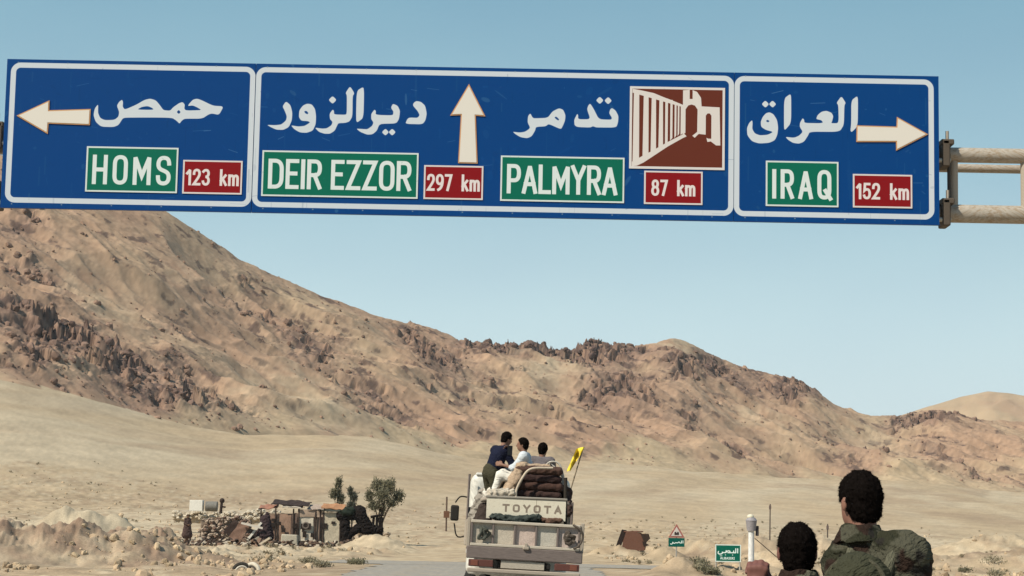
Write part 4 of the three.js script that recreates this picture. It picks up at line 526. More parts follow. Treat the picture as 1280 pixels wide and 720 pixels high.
  { const r0 = LT(690, 603, -1.3), r1 = LT(712, 640, -0.5); put('brown_cloth', 'dark brown cloth hanging over the right side board of the truck', 'cloth', soft([cap([r0.x, r0.y, -1.4], [r1.x - 0.04, r1.y + 0.35, -1.0], 0.1, 0.08), cap([r1.x - 0.04, r1.y + 0.35, -1.0], [r1.x, r1.y, -0.75], 0.08, 0.07), cap([r1.x - 0.06, r1.y + 0.3, -1.3], [r1.x, r1.y - 0.02, -1.2], 0.08, 0.08)], 0.08, 0.02, 0.022, 9), worn(0.07, 0.045, 0.038, 0.95)); }
  { const b0 = LT(612, 617, -0.24), b1 = LT(640, 617, -0.24); put('folded_sheet', 'pale folded sheet hanging over the top of the white tailgate', 'sheet', soft([cap([b0.x, b0.y + 0.02, -0.3], [b1.x, b1.y + 0.01, -0.32], 0.06, 0.075), cap([b0.x + 0.03, b0.y - 0.02, -0.26], [b0.x + 0.1, b0.y - 0.02, -0.27], 0.055)], 0.05, 0.016, 0.02, 9), worn(0.5, 0.44, 0.36, 0.95)); }
  // the people riding on the load
  const seat = (label, px, py, zl, yaw, mats, J, extra = {}) => { const p = LT(px, py, zl), g = person({ label, pos: [0, 0, 0], mats, J, ...extra }); onTruck(g, p.x, p.y, p.z, yaw); return g; };
  const S1 = { pelvis: [0, 0.92, -0.06], chest: [0, 1.19, 0.07], neck: [0, 1.39, 0.16], head: [0, 1.54, 0.24], shL: [0.175, 1.33, 0.12], shR: [-0.175, 1.33, 0.12], elL: [0.22, 1.08, 0.28], elR: [-0.22, 1.08, 0.26], wrL: [0.12, 1.0, 0.48], wrR: [-0.12, 1.04, 0.47], hipL: [0.09, 0.9, -0.06], hipR: [-0.09, 0.9, -0.06] };
  seat('person standing on the truck load in dark navy shirt leaning forward', 613, 657, -1.35, 2.1, { skin: mat(0.2, 0.105, 0.07, 0.65), hair: hairM, top: clothM(0.012, 0.014, 0.03), legs: clothM(0.055, 0.05, 0.032), shoe: shoeM }, S1, { sleeve: 0.3, headPitch: -0.2 });
  const SIT = { pelvis: [0, 0.1, 0], chest: [0, 0.39, 0.02], neck: [0, 0.60, 0.04], head: [0, 0.75, 0.08], shL: [0.17, 0.54, 0.03], shR: [-0.17, 0.54, 0.03], elL: [0.22, 0.33, 0.18], elR: [-0.22, 0.33, 0.18], wrL: [0.14, 0.38, 0.4], wrR: [-0.1, 0.6, 0.33], hipL: [0.09, 0.09, 0.02], hipR: [-0.09, 0.09, 0.02], knL: [0.11, 0.2, 0.43], knR: [-0.13, 0.24, 0.42], anL: [0.12, -0.2, 0.55], anR: [-0.14, -0.18, 0.58], toL: [0.12, -0.25, 0.72], toR: [-0.15, -0.23, 0.75] };
  seat('person sitting on the truck load in pale shirt and white trousers', 656, 610, -1.1, -1.75, { skin: mat(0.2, 0.105, 0.07, 0.65), hair: hairM, top: clothM(0.50, 0.53, 0.55), legs: clothM(0.66, 0.63, 0.56), shoe: worn(0.35, 0.3, 0.25) }, SIT, { sleeve: 0.25 });
  seat('person sitting on the truck load in dark grey shirt facing away', 674, 615, -1.5, 2.75, { skin: mat(0.2, 0.105, 0.07, 0.65), hair: hairM, top: clothM(0.13, 0.115, 0.12), legs: clothM(0.06, 0.06, 0.065), shoe: shoeM }, { ...SIT, wrR: [-0.14, 0.36, 0.38] }, { sleeve: 0.5 });
  const ph = LT(637.5, 563, -1.15); const o = solo('mobile_phone', rbox(0.09, 0.17, 0.02, 0, 0, 0, 0.008), mat(0.01, 0.01, 0.012, 0.3), 'small black phone held up by the person in the pale shirt', 'phone'); onTruck(o, ph.x, ph.y, ph.z, 0.4);
}
// ---------------------------------------------------------------- roadside signs and posts
const onGround = (px, D) => { const p = at(px, 690, D); return [p.x, groundH(p.x, -D) - 0.02, -D]; };
{
  const D = 100, p = onGround(845.5, D), top = at(845.5, 655, D).y - p[1], mid = at(845.5, 672.5, D).y - p[1], low = at(845.5, 683.5, D).y - p[1], hw = 10 / F * D, s = thing('warning_sign', 'red-edged triangular warning sign above a small green plate on a pole', 'road sign', p);
  part(s, 'pole', rod([0, -0.2, -0.03], [0, mid + 0.1, -0.03], 0.035), worn(0.36, 0.34, 0.31, 0.5));
  const tri = (k, z) => { const sh = new THREE.Shape(), cy = mid + (top - mid) * 0.36; const q = [[0, top], [hw, mid + 0.02], [-hw, mid + 0.02]].map(([x, y]) => [x * k, cy + (y - cy) * k]); sh.moveTo(...q[0]); sh.lineTo(...q[1]); sh.lineTo(...q[2]); sh.closePath(); return new THREE.ExtrudeGeometry(sh, { depth: 0.012, bevelEnabled: true, bevelSize: 0.02, bevelThickness: 0.004, bevelSegments: 2 }).translate(0, 0, z); };
  const b = part(s, 'triangle', tri(0.95, 0), worn(0.36, 0.13, 0.11, 0.6)); const fc = part(b, 'triangle_face', tri(0.62, 0.013), worn(0.62, 0.56, 0.52, 0.6)); part(b, 'symbol', [rbox(hw * 0.55, 0.09, 0.012, 0, mid + 0.2, 0.036, 0.01), rbox(hw * 0.2, 0.14, 0.012, -hw * 0.16, mid + 0.22, 0.037, 0.01), rbox(hw * 0.2, 0.14, 0.012, hw * 0.16, mid + 0.22, 0.038, 0.01)], mat(0.04, 0.03, 0.03));
  const t = canvasTex(256, 140, (x, W, H) => { x.fillStyle = '#0c4f45'; x.fillRect(0, 0, W, H); x.fillStyle = '#dfe7e2'; x.lineWidth = 11; x.strokeStyle = '#dfe7e2'; x.beginPath(); x.moveTo(28, 92); x.quadraticCurveTo(60, 112, 70, 70); x.quadraticCurveTo(90, 100, 112, 74); x.lineTo(150, 78); x.quadraticCurveTo(165, 48, 182, 78); x.lineTo(208, 78); x.lineTo(208, 40); x.stroke(); x.fillRect(226, 38, 10, 46); }), e = mat(0.02, 0.08, 0.065);
  const pl = shade(new THREE.Mesh(new THREE.BoxGeometry(20 / F * D, mid - low, 0.02).translate(0, (mid + low) / 2, 0.0), [e, e, e, e, sheetGloss(t), e])); pl.name = 'plate'; s.add(pl);
}
{
  const D = 84, p = onGround(910, D), a = at(894, 680, D), b = at(926, 703, D), w = b.x - a.x, h = 21.5 / F * D, y0 = at(910, 702.5, D).y - p[1], s = thing('place_sign', 'small green place name sign with white border on two legs', 'road sign', p);
  const t = canvasTex(512, Math.round(512 * h / w), (x, W, H) => { x.fillStyle = '#cfd6cf'; x.fillRect(0, 0, W, H); x.fillStyle = '#0a5b4a'; x.fillRect(18, 18, W - 36, H - 36); x.strokeStyle = '#dbe4df'; x.lineJoin = 'round'; x.lineCap = 'round'; x.lineWidth = 20; x.beginPath(); x.moveTo(64, 140); x.quadraticCurveTo(40, 190, 96, 190); x.quadraticCurveTo(150, 190, 140, 150); x.moveTo(140, 160); x.lineTo(210, 160); x.lineTo(218, 120); x.moveTo(210, 160); x.quadraticCurveTo(250, 110, 290, 130); x.quadraticCurveTo(310, 160, 250, 160); x.lineTo(360, 160); x.lineTo(368, 124); x.moveTo(360, 160); x.lineTo(408, 160); x.lineTo(408, 80); x.moveTo(446, 80); x.lineTo(446, 162); x.stroke(); x.fillStyle = '#dbe4df'; for (const [dx, dy] of [[100, 225], [130, 225], [205, 205], [345, 205]]) { x.beginPath(); x.arc(dx, dy, 9, 0, 7); x.fill(); } x.font = 'bold 66px sans-serif'; x.fillText('ALBASIRI', 98, H - 50); }), e = worn(0.6, 0.6, 0.56);
  const pl = shade(new THREE.Mesh(new THREE.BoxGeometry(w, h, 0.025).translate(0, y0 + h / 2, 0.03), [e, e, e, e, sheetGloss(t), e])); pl.name = 'plate'; s.add(pl); t.wrapS = t.wrapT = THREE.ClampToEdgeWrapping;
  for (const k of [-1, 1]) part(s, 'leg', rod([k * w * 0.46, -0.3, 0], [k * w * 0.46, y0 + h * 0.95, 0], 0.03), worn(0.45, 0.42, 0.37, 0.6));
}
{
  const D = 70, p = onGround(939, D), top = at(939, 645, D).y - p[1], s = thing('pipe_post', 'white painted pipe post with a grey bracket head', 'post', p), wh = worn(0.78, 0.77, 0.76, 0.45), gr = worn(0.30, 0.28, 0.30, 0.6);
  part(s, 'pipe', rod([0, -0.3, 0], [0, top - 0.25, 0], 0.105, 0.10, 24), wh); const h = part(s, 'bracket_head', [rod([0, top - 0.5, 0], [0, top - 0.16, 0], 0.15, 0.19, 20), rod([0, top - 0.16, 0], [0, top - 0.05, 0], 0.2, 0.13, 20)], gr);
  part(h, 'lug', rbox(0.1, 0.34, 0.1, 0.2, top - 0.5, 0, 0.02), mat(0.05, 0.045, 0.05)); part(h, 'cap', new THREE.SphereGeometry(0.12, 20, 12).scale(1, 0.8, 1).translate(-0.03, top - 0.03, 0), worn(0.7, 0.65, 0.5, 0.5)); part(s, 'stay_wire', rod([0.12, top - 0.75, 0], [1.1, top - 1.5, -0.6], 0.014), mat(0.1, 0.085, 0.07));
}
{
  const D = 245, p = onGround(557, D), y = (py) => at(557, py, D).y - p[1], s = thing('signpost', 'thin dark signpost with small plates beside the left of the truck', 'post', p), dk = worn(0.14, 0.095, 0.075, 0.8);
  part(s, 'pole', rod([0, -0.2, 0], [0, y(621), 0], 0.1), dk); part(s, 'plate', rbox(0.7, 0.8, 0.06, 0.02, y(643), 0.12, 0.02), worn(0.16, 0.08, 0.05)); part(s, 'cross_arm', rod([0, y(641), 0.03], [0.7, y(640), 0.03], 0.045), dk);
  for (const [px, D2, py, lab] of [[962, 190, 630, 'thin dark pole on the far berm behind the pipe post'], [1034, 180, 655, 'short dark stake on the berm between the two standing people']]) { const q = onGround(px, D2), h = at(px, py, D2).y - q[1]; const o = thing('pole', lab, 'post', q); part(o, 'shaft', rod([0, -0.3, 0], [0.04, h, 0], 0.07, 0.05), worn(0.10, 0.08, 0.07)); part(o, 'tip', rbox(0.2, 0.35, 0.14, 0.03, h - 0.3, 0, 0.03), worn(0.16, 0.12, 0.11)); }
}
{
  const D = 160, p = onGround(790, D), m = (x) => x / F * D, hut = thing('tin_hut', 'collapsed rust brown tin hut on the sand beside the crossing', 'hut', p), rs = worn(0.17, 0.085, 0.06, 0.9), by = at(790, 684, D).y - p[1] - 0.2, H = m(29);
  const sh = (pts, d, z) => new THREE.ExtrudeGeometry(new THREE.Shape(pts.map(([x, y]) => new THREE.Vector2(m(x), by + m(y)))), { depth: d, bevelEnabled: false }).translate(0, 0, z);
  part(hut, 'front_sheet', rough(sh([[-14, -2], [15, 0], [18, 10], [10, 20], [0, 24], [-8, 22]], 0.06, 0.3), 0.05, 1.2), rs); part(hut, 'side_sheet', sh([[-21, 2], [-15, 0], [-7, 24], [-13, 25]], 0.05, 0.1), worn(0.035, 0.025, 0.022)); part(hut, 'rear_sheet', rough(sh([[-12, 0], [18, 0], [20, 16], [12, 21], [-8, 23]], 0.06, -1.3), 0.05, 1), rs); part(hut, 'roof_sheet', rough(new THREE.BoxGeometry(m(24), 0.05, 1.6, 12, 1, 8).translate(m(1), by + m(22.5), -0.5), 0.05, 1.5), rs);
  part(hut, 'torn_flap', sh([[15, 8], [22, 14], [20, 20], [10, 20]], 0.05, 0.4), worn(0.05, 0.035, 0.028)); part(hut, 'torn_flap', sh([[14, 4], [21, 6], [12, 11]], 0.05, 0.45), worn(0.04, 0.03, 0.026)); 
}
// ---------------------------------------------------------------- the ruined farmstead
{
  const D = 190, m = (x) => x / F * D, base = (px, d = D) => onGround(px, d), Y = (py, px = 350, d = D) => at(px, py, d).y, rnd = rng(77);
  const rubble = (x0, x1, y0, top, zd, n, size, seed) => { const r = rng(seed), l = []; for (let i = 0; i < n; i++) { const x = lerp(x0, x1, r()), f = r(), h = top(x), y = y0 + f * h; if (h <= 0) continue; const s = size * (0.6 + 0.8 * r()), g = new THREE.DodecahedronGeometry(s, 0); g.scale(1 + 0.5 * r(), 0.6 + 0.3 * r(), 0.9).rotateY(r() * 3).rotateZ(r() * 0.4).translate(x, y, (r() - 0.5) * zd); l.push(g); } return l; };
  // rubble wall
  { const p = base(281), w = thing('rubble_wall', 'tumbled dry stone wall of the ruined farmstead', 'wall', p), y0 = Y(677) - p[1] - 0.25, sx = m(32), tp2 = (x) => m(34) * (0.85 + 0.25 * n3(x * 0.9, 4, 2) - 0.25 * Math.abs(x / sx) ** 3) + 0.25; part(w, 'core', rough(new THREE.BoxGeometry(sx * 1.9, m(27) + 0.3, 0.5, 30, 10, 3).translate(0, y0 + m(27) / 2, -0.3), 0.16, 1.6), worn(0.33, 0.25, 0.19, 0.95)); const st = part(w, 'stones', rubble(-sx, sx, y0, tp2, 0.7, 260, 0.17, 5), worn(0.42, 0.33, 0.26, 0.95)); st.userData.kind = 'stuff'; const s2 = part(w, 'dark_stones', rubble(-sx, sx, y0, tp2, 0.8, 120, 0.16, 6), worn(0.20, 0.13, 0.10, 0.95)); s2.userData.kind = 'stuff'; }
  { const p = base(300, 214), w = thing('low_stone_wall', 'long low pale stone wall behind the ruined farmstead', 'wall', p), y0 = Y(646, 300, 214) - p[1] - 0.3; const st = part(w, 'stones', rubble(-m(95), m(60), y0, (x) => 0.75 + 0.45 * n3(x * 0.5, 9, 1), 1.2, 520, 0.2, 15), worn(0.56, 0.49, 0.39, 0.95)); st.userData.kind = 'stuff'; part(w, 'core', rough(new THREE.BoxGeometry(m(155), 1.1, 0.7, 60, 4, 3).translate(-m(17), y0 + 0.2, -0.2), 0.16, 1.2), worn(0.48, 0.41, 0.32, 0.95)); }
  // shack
  {
    const p = base(376), s = thing('ruined_shack', 'long ruined shack of patched panels and dark posts', 'shack', p), y0 = Y(680, 376) - p[1] - 0.3, X = (px) => m(px - 376), Hh = (py) => Y(py, 376) - p[1];
    for (const [a, b, top, bot, c] of [[326, 345, 645, 676, [0.30, 0.19, 0.14]], [345, 363, 643, 677, [0.34, 0.22, 0.16]], [363, 371, 642, 676, [0.16, 0.11, 0.09]], [372, 391, 646, 676, [0.62, 0.55, 0.45]], [391, 402, 640, 677, [0.30, 0.22, 0.17]], [403, 424, 640, 679, [0.52, 0.45, 0.34]], [371, 402, 637, 646, [0.40, 0.30, 0.23]]]) part(s, 'wall_panel', rough(new THREE.BoxGeometry(m(b - a) - 0.04, Hh(top) - Hh(bot), 0.1, 6, 8, 1).translate(X((a + b) / 2), (Hh(top) + Hh(bot)) / 2, (rnd() - 0.5) * 0.2), 0.05, 1.4), worn(...c, 0.95));
    for (const px of [325, 344, 366, 372, 393, 399, 403, 424]) part(s, 'post', rod([X(px), y0, 0.12], [X(px) + 0.08 * (rnd() - 0.5), Hh(636), 0.12], 0.085, 0.07, 8), worn(0.07, 0.05, 0.042, 0.9));
    const tire = new THREE.TorusGeometry(0.26, 0.09, 8, 20).translate(X(381.5), Hh(657), 0.2); part(s, 'round_vent', tire, worn(0.16, 0.13, 0.11)); for (let i = 0; i < 16; i++) part(s, 'broken_gap', rbox(0.18 + rnd() * 0.35, 0.25 + rnd() * 0.5, 0.06, X(330 + rnd() * 92), Hh(650 + rnd() * 22), 0.16 + i * 0.004, 0.02), mat(0.03, 0.022, 0.018));
    part(s, 'rear_wall', box(m(98), Hh(642) - y0, 0.15, 0, (Hh(642) + y0) / 2, -2.6), worn(0.3, 0.22, 0.17));
    const rf = (a, b, py, c, tilt, z, d) => { const g = rough(new THREE.BoxGeometry(m(b - a), 0.07, d, 16, 1, 10), 0.09, 1.1, a); g.rotateX(0.18).rotateZ(tilt).translate(X((a + b) / 2), Hh(py), z); return part(s, 'roof_sheet', g, worn(...c, 0.85)); };
    rf(338, 384, 629, [0.055, 0.04, 0.036], -0.05, -1.0, 2.6); rf(352, 376, 633, [0.5, 0.44, 0.37], -0.06, -0.2, 1.2); rf(383, 404, 634, [0.42, 0.33, 0.27], -0.02, -1.0, 2.4); rf(400, 428, 632, [0.42, 0.22, 0.12], -0.06, -1.1, 2.4); rf(396, 428, 637, [0.06, 0.065, 0.055], -0.02, 0.1, 0.6); rf(322, 345, 634, [0.34, 0.17, 0.12], 0.08, -1.0, 2.0);
  }
  // burnt lean-to, its canopy and legs
  {
    const p = base(452), s = thing('burnt_shelter', 'charred dark shelter with open arch beside the bushy tree', 'shelter', p), X = (px) => m(px - 452), Hh = (py) => Y(py, 452) - p[1], ch = worn(0.016, 0.012, 0.011, 0.95), y0 = Math.min(-0.2, Hh(690));
    part(s, 'canopy', soft([cap([X(426), Hh(645), 0], [X(448), Hh(640), -0.3], 0.5, 0.62), cap([X(448), Hh(644), 0], [X(460), Hh(660), 0], 0.6, 0.5), cap([X(455), Hh(662), 0], [X(474), Hh(662), 0], 0.42, 0.35), cap([X(430), Hh(655), 0], [X(432), Hh(676), 0], 0.5, 0.42), cap([X(430), Hh(676), 0.1], [X(460), Hh(685), 0.2], 0.16, 0.13), cap([X(447), Hh(660), 0], [X(435), Hh(670), 0], 0.4, 0.3)], 0.25, 0.06, 0.07, 3), ch);
    for (const [a, b] of [[473, 477], [466, 463], [470, 469], [476, 476]]) part(s, 'leg', rod([X(b), Hh(688) - 0.1, 0.1], [X(a), Hh(646), 0], 0.14, 0.12, 8), ch);
    part(s, 'cross_beam', rod([X(462), Hh(646), 0.1], [X(478), Hh(643), 0.1], 0.12), ch);
    part(s, 'green_net', rough(new THREE.SphereGeometry(0.55, 20, 14).scale(1.4, 0.7, 0.8).translate(X(434), Hh(640), 0.35), 0.14, 2), worn(0.022, 0.03, 0.022)); 
  }
  { const p = base(340, 186), w = thing('debris_field', 'broken stones, boards and scraps strewn along the foot of the ruins', 'debris', p), r = rng(123), l = [[], [], []];
    for (let i = 0; i < 420; i++) { const px = 236 + r() * 235, z = (r() - 0.5) * 7, d = 186 - z, x = (px - 640) / F * d, y = groundH(x, -d) - p[1], k = Math.floor(r() * 3), hgt = 0.1 + 0.9 * Math.pow(r(), 3); const g = r() < 0.45 ? box(0.2 + r() * 1.3, 0.06 + r() * 0.12, 0.1 + r() * 0.3).rotateZ((r() - 0.5) * 1.6).rotateY(r() * 3) : new THREE.DodecahedronGeometry(0.1 + 0.22 * r() * r(), 0).scale(1.3, 0.8, 1); l[k].push(g.translate(x - p[0], y + hgt * 0.5, -d - p[2])); }
    [['pale_scraps', [0.5, 0.43, 0.34]], ['brown_scraps', [0.2, 0.13, 0.095]], ['dark_scraps', [0.07, 0.05, 0.042]]].forEach(([n, c], k) => { part(w, n, l[k], worn(...c, 0.95)).userData.kind = 'stuff'; }); }
  { const p = base(440, 205), w = thing('broken_wall', 'broken mud wall stub between the shack and the bushy tree', 'wall', p), y0 = -0.3; part(w, 'core', rough(new THREE.BoxGeometry(m(70), 1.9, 0.5, 40, 10, 3).translate(0, 0.7, 0), 0.22, 1.3), worn(0.42, 0.33, 0.25, 0.95)); part(w, 'stones', rubble(-m(40), m(50), y0, (x) => 1.3 + 0.6 * n3(x * 0.6, 3, 8), 1.6, 240, 0.19, 25), worn(0.46, 0.37, 0.28, 0.95)).userData.kind = 'stuff'; }
  const small = (name, label, cat, px, py, geo, mt, d = D) => { const o = solo(name, geo, mt, label, cat); o.position.copy(at(px, py, d)); return o; };
  small('concrete_block', 'pale concrete block lying in front of the shack', 'block', 362, 676, rough(new RoundedBoxGeometry(m(20), m(15), 0.9, 3, 0.08), 0.04, 2), worn(0.5, 0.45, 0.36, 0.95), 186);
  small('white_box', 'white metal box standing on the low stone wall', 'box', 246, 632, rbox(m(18), m(15), 1.1, 0, 0, 0, 0.04), worn(0.80, 0.77, 0.70, 0.6), 212);
  small('grey_barrel', 'grey barrel lying beside the white box', 'barrel', 264.5, 633, new THREE.LatheGeometry([[0, -0.6], [0.5, -0.6], [0.52, -0.55], [0.5, -0.2], [0.52, -0.18], [0.5, 0.18], [0.52, 0.2], [0.5, 0.55], [0.52, 0.6], [0, 0.6]].map(([a, b]) => new THREE.Vector2(a, b)), 24).rotateZ(Math.PI / 2), worn(0.19, 0.18, 0.16, 0.7), 212);
  small('dark_stump', 'dark broken stump sticking up beside the grey barrel', 'stump', 276, 632, [rod([0, -0.8, 0], [0.1, 0.5, 0], 0.16, 0.13, 8), new THREE.IcosahedronGeometry(0.27, 1).translate(0.12, 0.5, 0), rod([0, -0.1, 0], [0.5, -0.15, 0], 0.09)], worn(0.05, 0.035, 0.03), 211);
  small('white_plank', 'long white plank leaning against the rubble', 'plank', 318, 664, box(m(27), 0.2, 0.1).rotateZ(0.92), worn(0.74, 0.7, 0.62), 187); small('white_plank', 'white plank lying level on the rubble', 'plank', 315, 657, box(m(27), 0.18, 0.14).rotateZ(-0.22), worn(0.66, 0.6, 0.52), 186.6);
  small('rusty_sheet', 'rust brown sheet leaning beside the rubble wall', 'sheet', 299, 665, rough(new THREE.BoxGeometry(m(13), m(24), 0.06, 6, 8, 1).rotateZ(-0.6), 0.06, 1.5), worn(0.26, 0.16, 0.12), 187); small('charred_sheet', 'dark sheet lying under the leaning white plank', 'sheet', 326, 671, rough(new THREE.BoxGeometry(m(26), m(13), 0.5, 8, 4, 2).rotateZ(-0.15), 0.08, 1.2), worn(0.03, 0.022, 0.02), 188); small('charred_sheet', 'dark sheet fallen against the rubble wall', 'sheet', 290, 660, rough(new THREE.BoxGeometry(m(10), m(20), 0.1, 4, 6, 1).rotateZ(-0.7), 0.06, 1.2), worn(0.06, 0.04, 0.034), 188.2);
  { const g = soft([cap([-0.1, 1.6, 0], [0, 0.2, 0], 0.42, 0.75), cap([0.1, 2.1, 0], [0, 1.2, 0], 0.2, 0.4), cap([-0.5, 0.6, 0], [-0.6, -0.1, 0.1], 0.25, 0.3)], 0.25, 0.06, 0.07, 3); small('hanging_cloth', 'dark purple cloth hanging at the end of the shack', 'cloth', 332, 672, g, worn(0.05, 0.034, 0.036, 0.95), 187.5); }
  { const p = base(233, 150), r = person({ label: 'person in a long dark brown cloak beside the ruined farmstead', pos: [p[0], p[1] + 0.5, p[2]], ry: 0.5, group: undefined, mats: { skin: mat(0.16, 0.09, 0.06), hair: hairM, top: clothM(0.075, 0.05, 0.042), legs: clothM(0.06, 0.045, 0.04), shoe: shoeM }, J: { elL: [0.25, 1.1, 0.05], elR: [-0.25, 1.1, 0.05], wrL: [0.08, 1.0, 0.24], wrR: [-0.08, 1.0, 0.24] } }); part(r, 'cloak', soft([cap([0, 1.26, -0.03], [0, 0.3, -0.02], 0.14, 0.3), cap([0.1, 1.3, 0], [0.16, 0.25, 0], 0.09, 0.24), cap([-0.1, 1.3, 0], [-0.16, 0.25, 0], 0.09, 0.24)], 0.12, 0.03, 0.02, 5), clothM(0.075, 0.048, 0.042)); r.position.y = at(233, 673, 150).y - 0.02; }
}
// ---------------------------------------------------------------- trees and scrub
function leafMat(r, g, b) { return new THREE.MeshPhysicalMaterial({ color: new THREE.Color().setRGB(r, g, b), roughness: 0.9, transmission: 0.25, thickness: 0, side: THREE.DoubleSide }); }
const leafA = leafMat(0.15, 0.135, 0.075), leafB = leafMat(0.06, 0.06, 0.035), barkM = worn(0.10, 0.07, 0.05, 0.95), dryM = leafMat(0.23, 0.195, 0.12);
function crown(lobes, n, size, seed) {   // leaf clumps of small faces spread through lobes [x, y, z, rx, ry]
  const r = rng(seed), pos = []; const tot = lobes.reduce((a, l) => a + l[3] * l[4], 0);
  for (const [cx, cy, cz, rx, ry] of lobes) for (let i = 0, c = Math.round(n * rx * ry / tot); i < c; i++) {
    const a = r() * 6.283, b = Math.acos(2 * r() - 1), q = Math.pow(r(), 0.6) * (1.0 + 0.6 * n3(Math.cos(a) * 1.5 + cx, Math.cos(b) * 1.5 + seed, Math.sin(a) * 1.5));
    const x = cx + rx * q * Math.sin(b) * Math.cos(a), y = cy + ry * q * Math.cos(b), z = cz + rx * q * Math.sin(b) * Math.sin(a), u = V(r() - 0.5, r() * 0.9, r() - 0.5).normalize().multiplyScalar(size * (0.6 + r())), v = V(r() - 0.5, r() - 0.5, r() - 0.5).normalize().multiplyScalar(size * 0.32);
    pos.push(x - v.x, y - v.y, z - v.z, x + v.x, y + v.y, z + v.z, x + u.x, y + u.y, z + u.z);
  }
  const g = new THREE.BufferGeometry(); g.setAttribute('position', new THREE.Float32BufferAttribute(pos, 3)); g.computeVertexNormals(); g.setAttribute('uv', new THREE.Float32BufferAttribute(new Float32Array(pos.length / 3 * 2), 2)); return g;
}
function tree(name, label, px, D, lobes, trunkR, n, size, seed, leaf, baseY) {
  const b = onGround(px, D), t = thing(name, label, 'tree', b), limbs = [], H = lobes.reduce((a, l) => Math.max(a, l[1]), 0), fork = H * 0.32; limbs.push(rod([0, -0.3, 0], [0.05, fork, 0], trunkR, trunkR * 0.7, 9));
  for (const [x, y, z, rx, ry] of lobes) { limbs.push(tube([[0.05, fork * 0.9, 0], [x * 0.35, lerp(fork, y, 0.45), z * 0.4], [x * 0.85, y - ry * 0.2, z * 0.9], [x, y + ry * 0.4, z]], trunkR * 0.28, 10, 6)); }
  part(t, 'trunk', limbs, barkM); part(t, 'crown', crown(lobes, n, size, seed), leaf); return t;
}
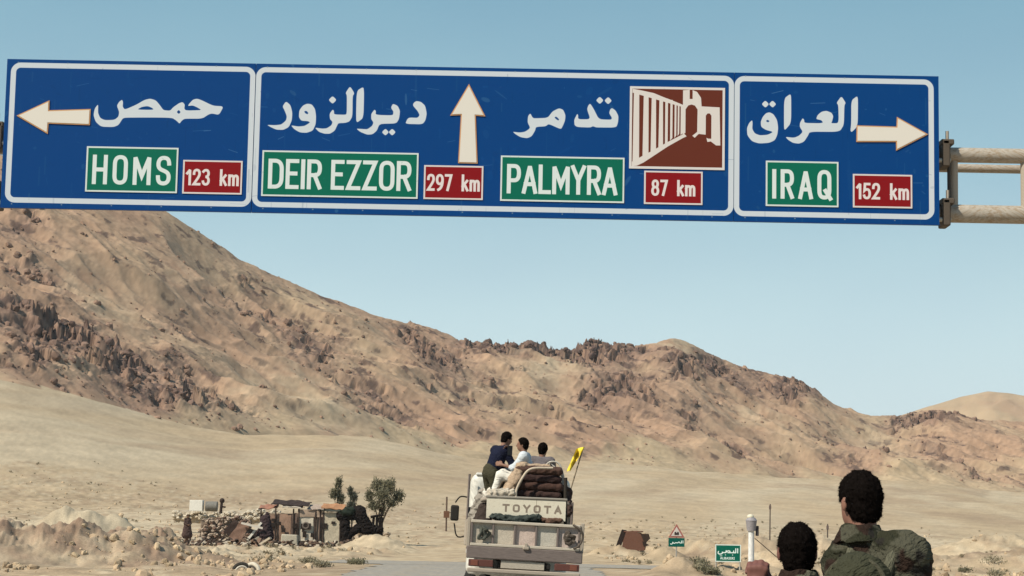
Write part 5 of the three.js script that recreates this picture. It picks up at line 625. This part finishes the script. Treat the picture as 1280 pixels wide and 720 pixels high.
{
  const m = (x) => x / F * 195, lob = (cx, gy, l) => l.map(([px, py, rx, ry, z]) => [m(px - cx), at(px, py, 195).y - gy, z ?? 0, m(rx), m(ry)]);
  let g0 = onGround(474, 195)[1]; tree('bushy_tree', 'grey-green bushy tree with spreading crown above the charred shelter', 474, 195, lob(474, g0, [[470, 608, 8, 9, 0], [484, 608, 9, 10, 0.3], [478, 618, 12, 10, 0.5], [460, 620, 6, 8, -0.3], [496, 621, 8, 8, 0], [488, 630, 7, 6, 0.5], [466, 632, 7, 7, 0.4], [476, 636, 5, 8, -0.4]]), 0.16, 7000, 0.2, 31, leafA);
  g0 = onGround(421, 195)[1]; tree('slender_tree', 'slender grey-green tree with a narrow crown behind the shack', 421, 195, lob(421, g0, [[421, 604, 4.5, 8, 0], [419, 616, 6, 7, 0], [415, 618, 5, 6, 0.2], [424, 624, 5, 7, 0]]), 0.12, 2400, 0.19, 32, leafA);
  g0 = onGround(438, 193)[1]; tree('slender_tree', 'small dark tree growing out of the charred shelter', 438, 193, lob(438, g0, [[436, 615, 3.5, 7, 0], [440, 622, 5, 7, 0], [438, 634, 6, 8, 0.2], [444, 640, 6, 6, 0.2]]), 0.12, 2400, 0.19, 33, leafB);
  const r = rng(91), spots = [];
  for (let i = 0; i < 20; i++) { const [px, D, s] = i < 8 ? [852 + r() * 50, 82 + r() * 8, 0.16 + r() * 0.16] : i < 16 ? [320 + r() * 130, 88 + r() * 12, 0.14 + r() * 0.16] : [1100 + r() * 170, 90 + r() * 40, 0.2 + r() * 0.25]; spots.push([px, D, s, i < 8 ? 'low grey-green scrub bush on the mound by the green place sign' : i < 16 ? 'low dry scrub bush on the bank in front of the farmstead' : 'low dry scrub bush on the slope beyond the standing people', i < 8 ? 'scrub by the green place sign' : i < 16 ? 'scrub in front of the farmstead' : 'scrub beyond the standing people']); }
  for (const [px, D, s, label, group] of spots) { const q = onGround(px, D), o = thing('scrub_bush', label, 'bush', q, r() * 6, group); part(o, 'foliage', crown([[0, s * 0.55, 0, s * 1.5, s * 0.6], [s * 0.7, s * 0.5, 0.1, s, s * 0.5], [-s * 0.6, s * 0.45, -0.1, s, s * 0.45]], 300, 0.1, 40 + Math.floor(px)), r() < 0.5 ? leafA : dryM); const st = []; for (let k = 0; k < 5; k++) st.push(rod([0, -0.05, 0], [(r() - 0.5) * 1.6 * s, s * 0.8, (r() - 0.5) * 1.4 * s], 0.012, 0.006, 5)); part(o, 'stem', st, barkM); }
}
{
  for (const [px, ry, label] of [[303, 0.2, 'worn tyre half sunk in the sand, leaning on its pale neighbour'], [316, -0.5, 'pale painted tyre half sunk in the sand']]) { const q = onGround(px, 80), y = at(px, 716, 80).y, t = thing('tyre', label, 'tyre', [q[0], y, q[2]], ry, 'tyres half sunk by the road'), paleT = px > 310; part(t, 'tread', new THREE.TorusGeometry(0.33, 0.085, 12, 32), worn(...(paleT ? [0.62, 0.56, 0.46] : [0.05, 0.045, 0.04]), 0.9)); part(t, 'sidewall_ring', new THREE.TorusGeometry(0.25, 0.04, 8, 32).translate(0, 0, 0.07), worn(...(paleT ? [0.08, 0.07, 0.06] : [0.6, 0.55, 0.47]), 0.9)); }
}

{
  const g = crown([[0, 0.1, 0, 0.2, 0.12]], 46, 0.1, 5), rnd = rng(66), spots = [];
  for (let i = 0; i < 3000; i++) { const D = 92 * Math.pow(3.8, rnd()), px = -120 + rnd() * 1520, x = (px - 640) / F * D; if (roadHalf(x, -D) > 0.2 || fbm(x * 0.12, 71, D * 0.05, 3) < 0.08 + rnd() * 0.2) continue; spots.push([x, groundH(x, -D), -D, 0.6 + rnd() * 1.1]); }
  const im = new THREE.InstancedMesh(g, leafMat(0.26, 0.21, 0.13), spots.length), M = new THREE.Matrix4(), q = new THREE.Quaternion(); im.name = 'dry_grass'; im.userData.kind = 'stuff'; tag(im, 'sparse dry grass tufts dotted over the sandy plain', 'grass'); shade(im);
  spots.forEach(([x, y, z, k], i) => im.setMatrixAt(i, M.compose(V(x, y, z), q.setFromAxisAngle(V(0, 1, 0), i * 2.4), V(k, k * 0.8, k)))); scene.add(im);
}
renderer.render(scene, camera);
